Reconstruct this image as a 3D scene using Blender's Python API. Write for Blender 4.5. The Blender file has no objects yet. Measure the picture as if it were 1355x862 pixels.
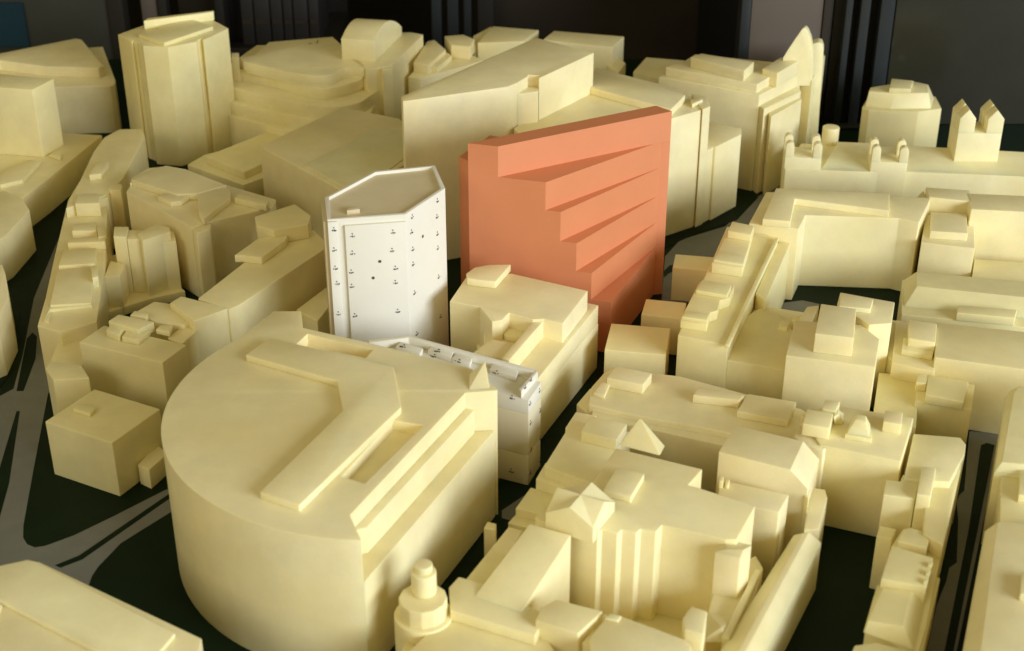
import bpy, bmesh, math, random
from mathutils import Vector, geometry
random.seed(4)
S = 0.01                                   # the tables below are in centimetres

# ------------------------------------------------------------------ camera, light, exposure
sc = bpy.context.scene
C = sc.collection
cam = bpy.data.cameras.new('camera'); cam_o = bpy.data.objects.new('camera', cam); C.objects.link(cam_o)
cam_o.location = (0, 0, 70*S); cam_o.rotation_euler = (math.radians(90-28), 0, 0)
cam.sensor_width = 36; cam.lens = 36*1900/1355; cam.clip_start = 0.02; cam.clip_end = 60
cam.dof.use_dof = True; cam.dof.focus_distance = 1.38; cam.dof.aperture_fstop = 9
sc.camera = cam_o
w = bpy.data.worlds.new('World'); sc.world = w; w.use_nodes = True
w.node_tree.nodes['Background'].inputs[0].default_value = (1.0, .85, .45, 1)
w.node_tree.nodes['Background'].inputs[1].default_value = .37
def area(name, loc, at, sx, sy, power, col):
    l = bpy.data.lights.new(name, 'AREA'); l.shape = 'RECTANGLE'; l.size = sx; l.size_y = sy
    l.energy = power; l.color = col
    o = bpy.data.objects.new(name, l); C.objects.link(o); o.location = loc
    o.rotation_euler = (Vector(at)-Vector(loc)).to_track_quat('-Z', 'Y').to_euler(); return o
area('window_light', (2.6, -1.15, 1.0), (0, 1.25, .05), 2.4, 1.2, 138, (.875, .972, 1.12))
area('left_fill_light', (-1.9, -1.3, 1.5), (-.3, 1.3, 0), 1.8, 1.2, 19, (1, .94, .80))  # added soft fill from the front left, brightens the left-hand blocks
sc.cycles.max_bounces = 8; sc.cycles.diffuse_bounces = 6
vs = sc.view_settings; vs.view_transform = 'Standard'; vs.look = 'None'; vs.exposure = 0; vs.gamma = 1

# ------------------------------------------------------------------ materials
def mat(name, col, rough=.5, var=.06, scale=30, bump=.0, sss=0, stain=None, spec=.4):
    m = bpy.data.materials.new(name); m.use_nodes = True; nt = m.node_tree; N = nt.nodes; L = nt.links
    b = N['Principled BSDF']; b.inputs['Roughness'].default_value = rough
    b.inputs['Specular IOR Level'].default_value = spec
    tc = N.new('ShaderNodeTexCoord')
    n1 = N.new('ShaderNodeTexNoise'); n1.inputs['Scale'].default_value = scale; n1.inputs['Detail'].default_value = 6
    n1.inputs['Roughness'].default_value = .65
    L.new(tc.outputs['Object'], n1.inputs['Vector'])
    r = N.new('ShaderNodeMapRange'); r.inputs[3].default_value = 1-var; r.inputs[4].default_value = 1+var
    r.inputs[1].default_value = .3; r.inputs[2].default_value = .7
    L.new(n1.outputs['Fac'], r.inputs[0])
    oi = N.new('ShaderNodeAttribute'); oi.attribute_type = 'OBJECT'; oi.attribute_name = 'tone'
    ml = N.new('ShaderNodeVectorMath'); ml.operation = 'SCALE'; ml.inputs[0].default_value = col
    L.new(r.outputs[0], ml.inputs['Scale'])
    last = ml.outputs[0]
    if stain:
        n2 = N.new('ShaderNodeTexNoise'); n2.inputs['Scale'].default_value = 9; n2.inputs['Detail'].default_value = 4
        L.new(tc.outputs['Object'], n2.inputs['Vector'])
        r2 = N.new('ShaderNodeMapRange'); r2.inputs[1].default_value = .45; r2.inputs[2].default_value = .75
        r2.inputs[4].default_value = .6
        L.new(n2.outputs['Fac'], r2.inputs[0])
        mx = N.new('ShaderNodeMixRGB'); mx.inputs[2].default_value = (*stain, 1)
        L.new(r2.outputs[0], mx.inputs[0]); L.new(last, mx.inputs[1]); last = mx.outputs[0]
    # a thing keeps its own slight tone (older, yellower casts beside newer ones)
    t = N.new('ShaderNodeMixRGB'); t.blend_type = 'MULTIPLY'; t.inputs[0].default_value = 1
    ad = N.new('ShaderNodeVectorMath'); ad.operation = 'ADD'; ad.inputs[1].default_value = (1, 1, 1)
    L.new(oi.outputs['Vector'], ad.inputs[0]); L.new(last, t.inputs[1]); L.new(ad.outputs[0], t.inputs[2])
    L.new(t.outputs[0], b.inputs['Base Color'])
    if bump:
        n3 = N.new('ShaderNodeTexNoise'); n3.inputs['Scale'].default_value = 350; n3.inputs['Detail'].default_value = 3
        L.new(tc.outputs['Object'], n3.inputs['Vector'])
        bp = N.new('ShaderNodeBump'); bp.inputs['Strength'].default_value = bump; bp.inputs['Distance'].default_value = .0008
        L.new(n3.outputs['Fac'], bp.inputs['Height']); L.new(bp.outputs[0], b.inputs['Normal'])
    if sss:
        b.inputs['Subsurface Weight'].default_value = sss; b.inputs['Subsurface Radius'].default_value = (1, .62, .2)
        b.inputs['Subsurface Scale'].default_value = .006
    return m
MT = {
 'cream': mat('cream_resin', (.874, .785, .455), .46, .075, 26, .15, .35, (.82, .68, .30)),
 'white': mat('white_card', (.80, .76, .63), .6, .02, 40, .04),
 'white_shaded': mat('shaded_ivory_card', (.76, .68, .47), .6, .03, 40, .04),  # cream lower layers, with shade and warm bounce put into the colour
 'tan': mat('tan_card', (.70, .59, .37), .6, .05, 40),
 'orange': mat('orange_resin', (.68, .25, .11), .5, .03, 24, .10),
 'ink': mat('black_ink', (.075, .075, .08), .7, 0),
 'hole': mat('brown_hole', (.10, .07, .04), .8, 0),
 'board': mat('dark_green_board', (.006, .016, .005), .6, .25, 14, .1, spec=.12),
 'road': mat('grey_road_paper', (.19, .19, .165), .7, .08, 40, .1, spec=.2),
 'panel': mat('olive_panel', (.035, .036, .024), .6, .2, 5),
 'teal': mat('teal_sheet', (.003, .03, .045), .6, .2, 8),
 'metal': mat('blue_grey_metal', (.026, .030, .030), .35, .1, 9),
 'dark': mat('dark_wall', (.014, .011, .006), .6, .3, 3),
 'tanwall': mat('tan_panel', (.12, .093, .066), .7, .12, 4),
 'brown': mat('brown_wood', (.028, .019, .010), .5, .3, 5),
 'book': mat('faded_book', (.016, .013, .010), .6, .2, 20),
 'glass': mat('dark_glass', (.03, .028, .017), .15, .3, 2.5, spec=.5),
}

# ------------------------------------------------------------------ builders
def link(name, bm, m, parent=None, bev=0.0):
    bm.normal_update()
    if bev:
        es = [e for e in bm.edges if len(e.link_faces) == 2 and e.calc_face_angle(0) > .5]
        if es:
            bmesh.ops.bevel(bm, geom=es, offset=bev*S, segments=3, profile=.5, affect='EDGES', clamp_overlap=True)
    me = bpy.data.meshes.new(name); bm.to_mesh(me); bm.free()
    for p in me.polygons: p.use_smooth = abs(p.normal.z) < .999
    me.set_sharp_from_angle(angle=math.radians(16.5))
    o = bpy.data.objects.new(name, me); C.objects.link(o)
    if m: me.materials.append(m)
    if parent: o.parent = parent
    return o
def prism(bm, zb, zt, pts, holes=()):
    loops = [pts]+[h[0] for h in holes]
    flat = [p for l in loops for p in l]
    tv = [bm.verts.new((p[0]*S, p[1]*S, zt*S)) for p in flat]
    bv = [bm.verts.new((p[0]*S, p[1]*S, zb*S)) for p in pts]
    n = len(pts)
    if holes:
        for t in geometry.tessellate_polygon([[Vector((p[0], p[1], 0)) for p in l] for l in loops]):
            try:
                f = bm.faces.new([tv[i] for i in t]); f.normal_update()
                if f.normal.z < 0: f.normal_flip()
            except ValueError: pass
    else: bm.faces.new(tv)
    bm.faces.new(bv[::-1])
    for i in range(n):
        j = (i+1) % n; bm.faces.new((tv[j], tv[i], bv[i], bv[j]))
    k = n
    for h, fz in holes:
        m = len(h); fv = [bm.verts.new((p[0]*S, p[1]*S, fz*S)) for p in h]
        for i in range(m):
            j = (i+1) % m; bm.faces.new((tv[k+j], tv[k+i], fv[i], fv[j]))
        bm.faces.new(fv[::-1]); k += m
def loft(bm, zb, b, zt, t):
    bv = [bm.verts.new((p[0]*S, p[1]*S, zb*S)) for p in b]; tv = [bm.verts.new((p[0]*S, p[1]*S, zt*S)) for p in t]
    n = len(b); bm.faces.new(bv[::-1]); bm.faces.new(tv)
    for i in range(n):
        j = (i+1) % n; bm.faces.new((bv[i], bv[j], tv[j], tv[i]))
def solid(bm, verts, faces):
    v = [bm.verts.new((a*S, b*S, c*S)) for a, b, c in verts]
    for f in faces: bm.faces.new([v[i] for i in f])
    bmesh.ops.recalc_face_normals(bm, faces=bm.faces)
def cyl(bm, zb, zt, c, r, seg):
    pts = [(c[0]+r*math.cos(2*math.pi*i/seg), c[1]+r*math.sin(2*math.pi*i/seg)) for i in range(seg)]
    prism(bm, zb, zt, pts)
def box(bm, x0, x1, y0, y1, z0, z1): prism(bm, z0, z1, [(x0, y0), (x1, y0), (x1, y1), (x0, y1)])
THINGS = {}
def B(name, label, cat, group, m, parts):
    cx = cy = n = 0
    for p in parts:
        d = p[2]
        pts = d[2] if p[1] == 'P' else d[1] if p[1] == 'F' else [d[2]] if p[1] == 'C' else d[0]
        for q in pts: cx += q[0]; cy += q[1]; n += 1
    e = bpy.data.objects.new(name, None); C.objects.link(e); e.empty_display_size = .02
    e.location = (cx/n*S, cy/n*S, 0); e['label'] = label; e['category'] = cat
    if group: e['group'] = group
    THINGS.setdefault(name, e)
    rnd = random.Random(label); k = rnd.uniform(-.05, .03); tone = (k, k-rnd.uniform(0, .02), k-rnd.uniform(0, .10))
    for nm, kind, d, pm, bev in parts:
        bm = bmesh.new()
        if kind == 'P': prism(bm, *d)
        elif kind == 'F': loft(bm, *d)
        elif kind == 'M': solid(bm, *d)
        else: cyl(bm, d[0], d[1], d[2], d[3], d[4])
        o = link(nm, bm, MT[pm or m], e, .085 if bev is None else bev)
        o.location = -e.location
        o['tone'] = tone if m == 'cream' else (0., 0., 0.)
    return e

# ------------------------------------------------------------------ setting: board, roads
def struct(name, bm, m, parent=None):
    o = link(name, bm, m, parent)
    if not parent: o['kind'] = 'structure'
    return o
bm = bmesh.new(); box(bm, -150, 150, 20, 222, -4, 0); struct('ground', bm, MT['board'])
bm = bmesh.new(); box(bm, -400, 400, -150, 420, -80, -76); struct('floor', bm, MT['dark'])
ROADS=[
 ('road',0.03,[(-51.32,112.53),(-49.14,116.58),(-47.78,118.69),(-48.92,125.37),(-51.47,137.89),(-53.0,152.07),(-53.4,159.04),(-52.07,156.81),(-49.18,137.0),(-46.2,125.37),(-43.89,120.85),(-44.23,117.84),(-41.88,105.27),(-40.22,96.66),(-39.72,94.9),(-39.11,93.99),(-38.39,93.58),(-37.59,93.79),(-35.66,95.21),(-33.11,97.83),(-29.78,101.5),(-27.37,103.86),(-26.82,101.0),(-28.61,98.26),(-31.6,94.19),(-32.65,91.12),(-32.84,89.98),(-32.74,87.38),(-35.49,86.47),(-42.39,86.47)]),
 ('median',0.06,[(-36.08,91.22),(-34.51,92.49),(-29.34,100.78),(-28.33,102.13),(-28.15,101.57),(-29.09,100.22),(-34.14,92.0),(-35.58,90.93)]),
 ('traffic_island',0.06,[(-49.49,128.69),(-49.3,130.0),(-48.6,129.18),(-47.41,124.6),(-46.71,118.26),(-47.36,118.26)]),
 ('traffic_island',0.06,[(-52.75,134.89),(-52.13,135.24),(-50.41,128.53),(-49.6,124.14),(-48.96,122.03),(-49.18,118.97),(-50.82,115.21),(-56.36,131.82)]),
 ('traffic_island',0.06,[(-46.22,114.53),(-45.94,114.53),(-43.27,102.7),(-41.95,94.09),(-43.17,94.09)]),
 ('road',0.03,[(15.96,136.64),(17.46,148.37),(19.66,152.92),(25.47,156.81),(30.39,165.58),(35.08,171.02),(36.57,168.51),(34.49,156.81),(27.25,150.41),(24.23,147.36),(20.44,137.0)]),
 ('median',0.06,[(17.48,150.41),(21.62,154.63),(27.07,158.59),(30.68,165.58),(30.31,166.3),(26.68,160.41),(22.39,157.48),(17.64,152.07)]),
 ('traffic_island',0.06,[(16.92,144.42),(17.75,145.98),(18.37,146.17),(18.23,144.8),(17.37,143.84),(16.86,142.88)]),
 ('road',0.03,[(28.48,136.64),(31.19,137.35),(32.89,136.46),(30.2,132.66),(27.97,133.51)]),
 ('road',0.03,[(-0.85,98.69),(1.45,101.34),(1.76,100.45),(0.16,97.19),(-0.85,97.62)]),
 ('road',0.03,[(41.73,111.1),(44.31,110.71),(42.21,105.04),(31.76,79.69),(29.58,79.69),(32.33,86.47),(33.76,89.22),(34.45,90.93),(35.23,91.61),(36.88,97.19),(37.5,99.89),(38.06,101.0),(38.6,101.57),(40.51,107.45)]),
 ('traffic_island',0.06,[(42.07,108.69),(42.72,109.06),(43.29,108.69),(37.37,94.09),(31.54,79.69),(30.89,79.69),(33.6,86.47),(37.46,96.14)]),
]
def sheet(name, z, pts, m):
    bm = bmesh.new(); a = sum(pts[i][0]*pts[(i+1) % len(pts)][1]-pts[(i+1) % len(pts)][0]*pts[i][1] for i in range(len(pts)))
    if a < 0: pts = pts[::-1]
    prism(bm, z-.03, z, pts); return struct(name, bm, m)
for name, z, pts in ROADS: sheet(name, z, pts, MT['road' if name == 'road' else 'board'])

# ------------------------------------------------------------------ buildings
B('curved_building','large cream building model with a rounded end and an L shaped roof slab','building model',None,'cream',[
 ('main_block','P',(0,12.0,[(-23.23,106.57),(-23.56,106.14),(-23.87,105.69),(-24.17,105.24),(-24.46,104.78),(-24.73,104.31),(-24.98,103.84),(-25.23,103.35),(-25.45,102.86),(-25.66,102.36),(-25.86,101.86),(-26.04,101.35),(-26.2,100.83),(-26.35,100.31),(-26.48,99.78),(-26.59,99.26),(-26.69,98.72),(-26.77,98.19),(-26.84,97.65),(-26.89,97.11),(-26.92,96.57),(-26.94,96.03),(-26.93,95.49),(-26.92,94.95),(-26.88,94.41),(-26.83,93.87),(-26.76,93.33),(-26.68,92.8),(-26.57,92.27),(-26.46,91.74),(-26.32,91.21),(-26.17,90.69),(-26.0,90.18),(-25.82,89.67),(-25.62,89.17),(-25.41,88.67),(-25.18,88.18),(-24.94,87.69),(-24.68,87.22),(-24.4,86.75),(-24.12,86.29),(-23.81,85.84),(-23.5,85.4),(-23.17,84.97),(-22.83,84.56),(-22.47,84.15),(-22.1,83.75),(-21.72,83.36),(-21.33,82.99),(-20.93,82.63),(-20.52,82.28),(-20.09,81.94),(-19.66,81.62),(-19.21,81.31),(-18.76,81.02),(-18.3,80.74),(-17.82,80.47),(-17.35,80.22),(-16.86,79.98),(-16.36,79.76),(-15.86,79.56),(-15.36,79.36),(-14.84,79.19),(-14.33,79.03),(-13.8,78.89),(-13.28,78.76),(-12.75,78.65),(-12.22,78.56),(-11.68,78.48),(-11.14,78.42),(-10.13,78.38),(-11.17,81.24),(-3.68,97.75),(-1.16,98.11),(-1.17,98.34),(-1.91,99.53),(-3.35,101.61),(-7.34,103.63),(-12.25,106.1),(-15.26,107.44),(-17.93,108.67),(-18.52,111.76),(-20.91,111.76)],[([(-17.4,107.58),(-11.57,104.79),(-12.07,103.37),(-12.98,103.75),(-18.12,105.7)],10.9),([(-9.17,93.68),(-6.7,92.91),(-10.48,85.1),(-12.24,85.96)],11.05)]),None,0.05),
 ('side_terrace','P',(0,8.4,[(-11.17,81.24),(-10.12,78.4),(-1.38,97.89),(-3.68,97.75)],[]),None,0.05),
 ('ledge','P',(8.4,10.6,[(-11.17,81.24),(-10.12,81.75),(-2.99,97.44),(-3.68,97.75)],[]),None,0.04),
 ('roof_slab','P',(12.0,12.6,[(-13.89,98.62),(-12.95,94.13),(-17.62,83.19),(-14.66,81.55),(-8.52,94.58),(-9.55,100.8),(-20.3,105.79),(-21.84,102.81)],[]),None,0.06),
 ('roof_fin','M',([(-3.45,98.22,12.0),(-1.77,98.46,12.0),(-1.99,100.87,12.0),(-3.45,100.5,12.0),(-2.16,100.91,13.1),(-3.37,100.0,12.5)],[(0,1,4),(1,2,4),(2,3,5,4),(3,0,5),(0,4,5)]),None,None),
])
B('white_block','low white block model with stamped marks behind the curved building','building model',None,'white',[
 ('upper_storey','P',(7.15,8.5,[(-1.43,103.65),(1.38,102.42),(2.47,105.41),(-9.23,112.78),(-12.76,112.22),(-11.71,109.2)],[]),None,0.03),
 ('middle_storey','P',(3.0,7.13,[(-1.43,103.65),(1.38,102.42),(2.47,105.41),(-9.23,112.78),(-12.76,112.22),(-11.71,109.2)],[]),'white_shaded',0.03),
 ('lower_storey','P',(0,2.97,[(-1.43,103.65),(1.38,102.42),(2.47,105.41),(-9.23,112.78),(-12.76,112.22),(-11.71,109.2)],[]),'white_shaded',0.03),
 ('rear_parapet','P',(8.5,9.25,[(-12.62,110.99),(-9.15,111.97),(1.89,105.78),(2.03,106.3),(-9.18,112.46),(-12.8,111.55)],[]),None,None),
 ('corner_parapet','P',(8.5,9.25,[(0.53,103.0),(0.78,102.63),(2.22,105.91),(2.03,106.3)],[]),None,None),
 ('roof_box','P',(8.5,9.0,[(-8.02,109.53),(-7.8,110.48),(-9.88,111.73),(-10.28,110.76)],[]),None,None),
 ('roof_box','P',(8.5,9.0,[(-5.28,108.72),(-5.12,109.8),(-7.03,111.03),(-7.39,110.21)],[]),None,None),
 ('roof_box','P',(8.5,9.0,[(-3.62,107.78),(-3.44,108.72),(-4.91,109.53),(-5.28,108.72)],[]),None,None),
 ('roof_box','P',(8.5,9.0,[(0.35,105.44),(0.55,106.73),(-1.66,107.92),(-1.91,106.86)],[]),None,None),
])
B('white_tower','tall white tower model with black stamped marks and two small dark holes','building model',None,'white',[
 ('main_block','P',(0,18.3,[(-16.45,117.3),(-9.56,118.47),(-6.25,124.57),(-7.48,130.4),(-13.2,128.99),(-17.27,122.34)],[([(-16.86,122.44),(-13.08,128.58),(-7.7,130.04),(-6.67,124.5),(-9.72,118.86),(-16.2,117.64)],17.95)]),None,0.03),
 ('front_panel','P',(0,17.7,[(-14.92,117.25),(-9.56,118.17),(-9.61,118.46),(-14.97,117.55)],[]),None,0.03),
 ('front_pilaster','P',(0,18.150000000000002,[(-16.4,117.02),(-15.57,117.16),(-15.61,117.44),(-16.45,117.3)],[]),None,0.03),
 ('roof_deck','P',(17.8,18.0,[(-16.19,117.64),(-9.72,118.87),(-6.68,124.5),(-7.71,130.03),(-13.08,128.57),(-16.85,122.44)],[]),'tan',0),
 ('side_strip','P',(0,18.0,[(-16.47,117.45),(-17.27,122.34),(-17.61,122.29),(-16.82,117.39)],[]),'tan',0.02),
 ('roof_stub','P',(17.95,18.400000000000002,[(-14.88,119.09),(-13.75,119.43),(-13.95,120.12),(-14.83,119.95)],[]),'tan',0.02),
])
B('orange_tower','orange tower model with five fanned out wedge shaped terraces','building model',None,'orange',[
 ('terrace','P',(17.6,20.74,[(-4.24,129.9),(-1.34,129.05),(16.25,139.0),(14.78,140.72)],[]),None,0),
 ('terrace','P',(14.7,17.6,[(-4.24,129.9),(3.22,127.72),(15.3,138.75),(16.25,139.0),(14.78,140.72)],[]),None,0),
 ('terrace','P',(11.6,14.7,[(-4.24,129.9),(4.69,127.29),(15.3,138.75),(16.25,139.0),(14.78,140.72)],[]),None,0),
 ('terrace','P',(8.6,11.6,[(-4.24,129.9),(6.27,126.82),(15.3,138.75),(16.25,139.0),(14.78,140.72)],[]),None,0),
 ('terrace','P',(5.7,8.6,[(-4.24,129.9),(7.79,126.38),(15.3,138.75),(16.25,139.0),(14.78,140.72)],[]),None,0),
 ('terrace','P',(0,5.7,[(-4.24,129.9),(9.75,125.8),(15.3,138.75),(16.25,139.0),(14.78,140.72)],[]),None,0),
 ('rear_annexe','P',(0,18.6,[(-5.24,131.9),(-3.94,130.4),(-0.24,136.9),(-2.24,137.9)],[]),None,None),
])
B('courtyard_block','cream block model with a quarter round roof piece in front of the orange tower','building model',None,'cream',[
 ('main_block','P',(0,9.0,[(-2.98,118.46),(-1.82,115.46),(-0.93,115.75),(-0.24,117.24),(1.9,115.9),(2.93,116.05),(4.63,115.16),(7.2,121.74),(-0.04,125.51),(-4.49,124.51),(-5.83,119.54)],[]),None,None),
 ('lower_storey','P',(0,4.96,[(8.37,122.79),(7.38,123.42),(4.62,124.37),(-3.38,118.68),(-2.56,112.29),(2.03,108.32)],[]),None,None),
 ('middle_storey','P',(4.96,6.94,[(8.32,122.78),(7.32,123.25),(3.1,123.41),(-2.63,117.26),(-2.53,111.56),(1.47,106.79)],[]),None,None),
 ('parapet','P',(6.94,8.7,[(-0.89,109.25),(-0.23,108.85),(2.94,116.32),(2.19,116.77)],[]),None,None),
 ('roof_box','P',(6.94,8.2,[(-0.56,109.87),(0.3,112.77),(-1.87,113.62),(-3.45,111.1)],[]),None,0.05),
 ('penthouse','P',(9.0,9.75,[(-4.28,122.9),(-2.98,122.49),(-1.54,122.17),(-0.11,125.98),(-2.24,125.9),(-3.62,125.31),(-4.39,123.97)],[]),None,None),
 ('roof_drum','C',(6.94,7.45,(0.24,116.31),1.04,24,0),None,None),
])
B('cube_building','plain cream cube model with a small roof block beside the green triangle of ground','building model',None,'cream',[
 ('main_block','P',(0,5.4,[(-39.76,104.09),(-33.23,100.71),(-30.4,106.16),(-36.93,109.54)],[]),None,None),
 ('roof_box','P',(5.4,5.75,[(-37.77,105.62),(-36.05,104.75),(-35.82,105.87),(-37.52,106.62)],[]),None,None),
 ('side_annexe','P',(0,2.0,[(-31.95,102.61),(-30.81,101.81),(-29.75,104.38),(-31.04,105.82)],[]),None,None),
])
B('stepped_block','cream block model crowded with tiny roof boxes directly behind the cube','building model',None,'cream',[
 ('main_block','P',(0,7.2,[(-39.48,114.88),(-31.06,111.1),(-29.58,114.39),(-38.01,118.17)],[]),None,None),
 ('roof_box','P',(7.2,8.2,[(-34.06,115.35),(-32.97,116.97),(-36.61,118.48),(-37.25,117.12)],[]),None,None),
 ('roof_box','P',(7.2,7.9,[(-35.78,114.89),(-35.64,116.35),(-37.04,116.94),(-37.2,115.91)],[]),None,None),
 ('roof_box','P',(7.2,7.75,[(-33.87,114.3),(-33.2,116.19),(-35.38,116.34),(-35.52,114.88)],[]),None,None),
 ('roof_box','P',(7.2,7.7,[(-31.39,115.84),(-31.43,117.32),(-32.54,117.32),(-32.77,116.43)],[]),None,None),
 ('roof_box','P',(7.2,7.9,[(-34.1,118.44),(-34.06,119.2),(-35.48,119.82),(-35.69,118.9)],[]),None,None),
 ('lower_block','P',(0,6.4,[(-40.43,109.41),(-37.34,109.8),(-38.58,111.97),(-41.66,112.79),(-41.68,111.42)],[]),None,None),
])
B('rear_stepped_block','pair of joined cream block models behind the block with tiny roof boxes','building model',None,'cream',[
 ('main_block','P',(0,7.4,[(-33.32,118.48),(-30.63,117.73),(-29.76,118.64),(-32.62,122.2),(-34.32,122.67),(-35.51,120.63)],[]),None,None),
 ('upper_block','P',(0,8.02,[(-29.46,117.46),(-26.63,120.05),(-31.62,122.57),(-32.43,121.14)],[]),None,None),
 ('side_block','P',(0,7.0,[(-30.15,114.82),(-29.2,117.74),(-29.79,118.94),(-30.8,118.34),(-31.67,116.12)],[]),None,None),
])
B('long_slab_building','long cream slab model with stacked roof boxes left of the white tower','building model',None,'cream',[
 ('main_block','P',(0,8.0,[(-26.58,119.78),(-25.7,120.87),(-19.0,133.59),(-19.45,135.44),(-20.87,138.11),(-26.49,131.05),(-29.95,122.13)],[]),None,None),
 ('roof_box','P',(8.0,9.6,[(-26.29,135.5),(-24.41,134.36),(-21.04,135.88),(-21.09,138.21),(-23.16,141.22),(-26.89,137.82)],[]),None,None),
 ('roof_tier','P',(8.0,8.8,[(-26.86,130.07),(-24.97,129.54),(-23.14,133.69),(-23.06,135.95),(-26.05,134.07),(-27.77,130.07)],[]),None,None),
 ('lower_wing','P',(0,4.6,[(-18.99,123.94),(-17.96,127.99),(-18.96,131.39),(-21.38,126.35)],[]),None,None),
])
B('notched_block','cream block model with folded roof plates behind the narrow left hand row','building model',None,'cream',[
 ('main_block','P',(0,8.3,[(-34.41,138.8),(-33.58,137.83),(-32.69,139.0),(-25.92,143.43),(-25.9,145.52),(-39.95,155.1),(-41.73,154.87),(-42.78,150.74),(-42.81,147.66)],[]),None,None),
 ('roof_plate','P',(8.3,9.1,[(-36.58,145.11),(-34.31,145.32),(-31.59,147.69),(-37.05,152.4),(-39.62,153.55),(-42.49,149.23)],[]),None,None),
 ('roof_box','P',(8.3,9.0,[(-33.29,140.38),(-32.47,138.59),(-30.59,144.29),(-31.15,147.06),(-34.7,146.41)],[]),None,None),
 ('roof_step','P',(8.3,8.7,[(-40.95,151.56),(-39.83,154.33),(-41.67,153.63),(-42.88,150.66),(-42.68,149.1)],[]),None,0.05),
 ('roof_box','P',(8.3,9.0,[(-30.18,144.29),(-26.42,142.21),(-26.28,143.45),(-29.74,145.56)],[]),None,0.05),
 ('roof_wedge','P',(8.3,8.9,[(-36.88,143.27),(-35.82,143.69),(-35.09,145.8),(-38.15,145.8),(-38.63,144.95)],[]),None,None),
 ('corner_pier','P',(0,8.2,[(-32.9,136.71),(-31.66,137.67),(-31.79,139.22),(-32.75,139.22),(-33.64,138.05)],[]),None,None),
])
B('finned_block','cream block model with three upright fins in the gap of the left hand row','building model',None,'cream',[
 ('main_block','P',(0,7.5,[(-38.54,136.35),(-36.1,138.64),(-36.47,139.81),(-38.13,140.8),(-39.49,138.25)],[]),None,None),
 ('side_pier','P',(0,6.6,[(-38.04,137.74),(-35.49,138.12),(-36.3,140.83),(-38.33,140.83)],[]),None,None),
 ('fin','P',(0,7.25,[(-40.4,137.27),(-38.97,137.27),(-39.18,139.59),(-40.92,139.78)],[]),None,None),
 ('fin','P',(0,7.5,[(-41.85,137.49),(-40.45,137.29),(-40.86,140.01),(-42.39,140.01)],[]),None,None),
 ('low_block','P',(0,4.6,[(-42.28,133.85),(-40.71,133.85),(-40.77,136.75),(-42.59,137.68)],[]),None,None),
 ('infill_block','P',(0,1.0,[(-43.6,131.6),(-38.3,135.92),(-35.05,137.71),(-42.76,148.26),(-45.69,146.25)],[]),None,None),
])
B('narrow_row','narrow row of cream models with stacked roof boxes along the left road','building model',None,'cream',[
 ('main_block','P',(0,5.4,[(-42.89,120.12),(-39.99,122.27),(-40.62,125.61),(-43.25,138.81),(-45.86,149.95),(-47.86,155.51),(-51.13,157.83),(-50.91,152.14),(-48.19,136.92),(-46.37,127.25),(-45.48,121.49)],[]),None,None),
 ('rear_wing','P',(0,6.6,[(-46.9,149.96),(-46.1,150.84),(-45.32,155.82),(-45.86,169.53),(-46.85,172.24),(-49.72,172.24),(-50.89,169.27),(-50.94,164.32),(-49.79,150.84),(-49.58,146.96)],[]),None,None),
 ('fin','P',(0,6.8,[(-45.85,151.69),(-44.56,151.69),(-44.66,152.82),(-45.05,153.72),(-45.92,153.72),(-46.25,152.59)],[]),None,None),
 ('fin','P',(0,6.4,[(-46.94,150.0),(-45.77,150.44),(-46.4,152.65),(-47.44,152.65),(-48.25,151.76)],[]),None,None),
 ('roof_box','P',(5.4,7.0,[(-45.89,147.51),(-46.77,150.33),(-48.93,150.11),(-48.6,147.3)],[]),None,None),
 ('roof_box','P',(5.4,6.4,[(-44.76,141.48),(-45.33,143.69),(-47.61,143.28),(-47.4,141.28)],[]),None,None),
 ('roof_box','P',(5.4,6.3,[(-43.2,138.77),(-43.46,140.13),(-47.07,139.74),(-47.11,138.39)],[]),None,None),
 ('roof_box','P',(5.4,6.2,[(-43.01,133.59),(-43.77,137.46),(-47.11,136.9),(-46.59,133.05)],[]),None,None),
 ('roof_box','P',(5.4,6.0,[(-41.22,125.09),(-42.93,133.46),(-46.57,132.57),(-45.08,124.61)],[]),None,None),
 ('roof_step','P',(5.4,5.75,[(-44.98,124.13),(-41.11,125.09),(-41.32,125.91),(-45.26,125.09),(-44.99,122.86)],[]),None,None),
 ('roof_box','P',(5.4,6.6,[(-42.11,129.41),(-41.59,129.76),(-42.42,132.39),(-42.99,132.21)],[]),None,0.05),
 ('roof_box','P',(5.4,6.5,[(-44.08,139.49),(-43.29,139.88),(-44.1,142.45),(-44.95,142.25)],[]),None,0.05),
 ('roof_box','P',(6.6,7.3,[(-48.98,155.03),(-47.69,155.49),(-47.76,159.3),(-49.13,159.06)],[]),None,0.05),
 ('roof_step','P',(5.4,5.65,[(-44.48,121.8),(-45.27,125.61),(-45.64,125.61),(-45.0,122.11)],[]),None,0.05),
 ('end_block','P',(0,4.0,[(-40.02,115.06),(-39.91,116.76),(-40.78,124.6),(-43.61,121.95),(-43.15,116.76)],[]),None,None),
])
B('podium_block','cream tower block model on a long stepped podium at the left edge','building model',None,'cream',[
 ('podium','P',(0,4.16,[(-57.52,155.28),(-56.21,160.86),(-53.35,176.61),(-58.6,177.46),(-62.61,176.34),(-71.49,173.59),(-65.37,155.74)],[]),None,None),
 ('tower_block','P',(4.16,13.0,[(-65.88,170.08),(-58.66,168.64),(-57.26,172.86),(-64.39,174.81),(-67.24,174.21)],[]),None,None),
 ('roof_tier','P',(4.16,4.7,[(-60.79,158.36),(-58.6,160.01),(-58.2,166.16),(-59.85,166.67),(-62.52,160.97)],[]),None,None),
 ('roof_box','P',(4.16,4.5,[(-56.16,167.43),(-56.47,169.24),(-57.57,169.77),(-58.03,168.72)],[]),None,None),
])
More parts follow.
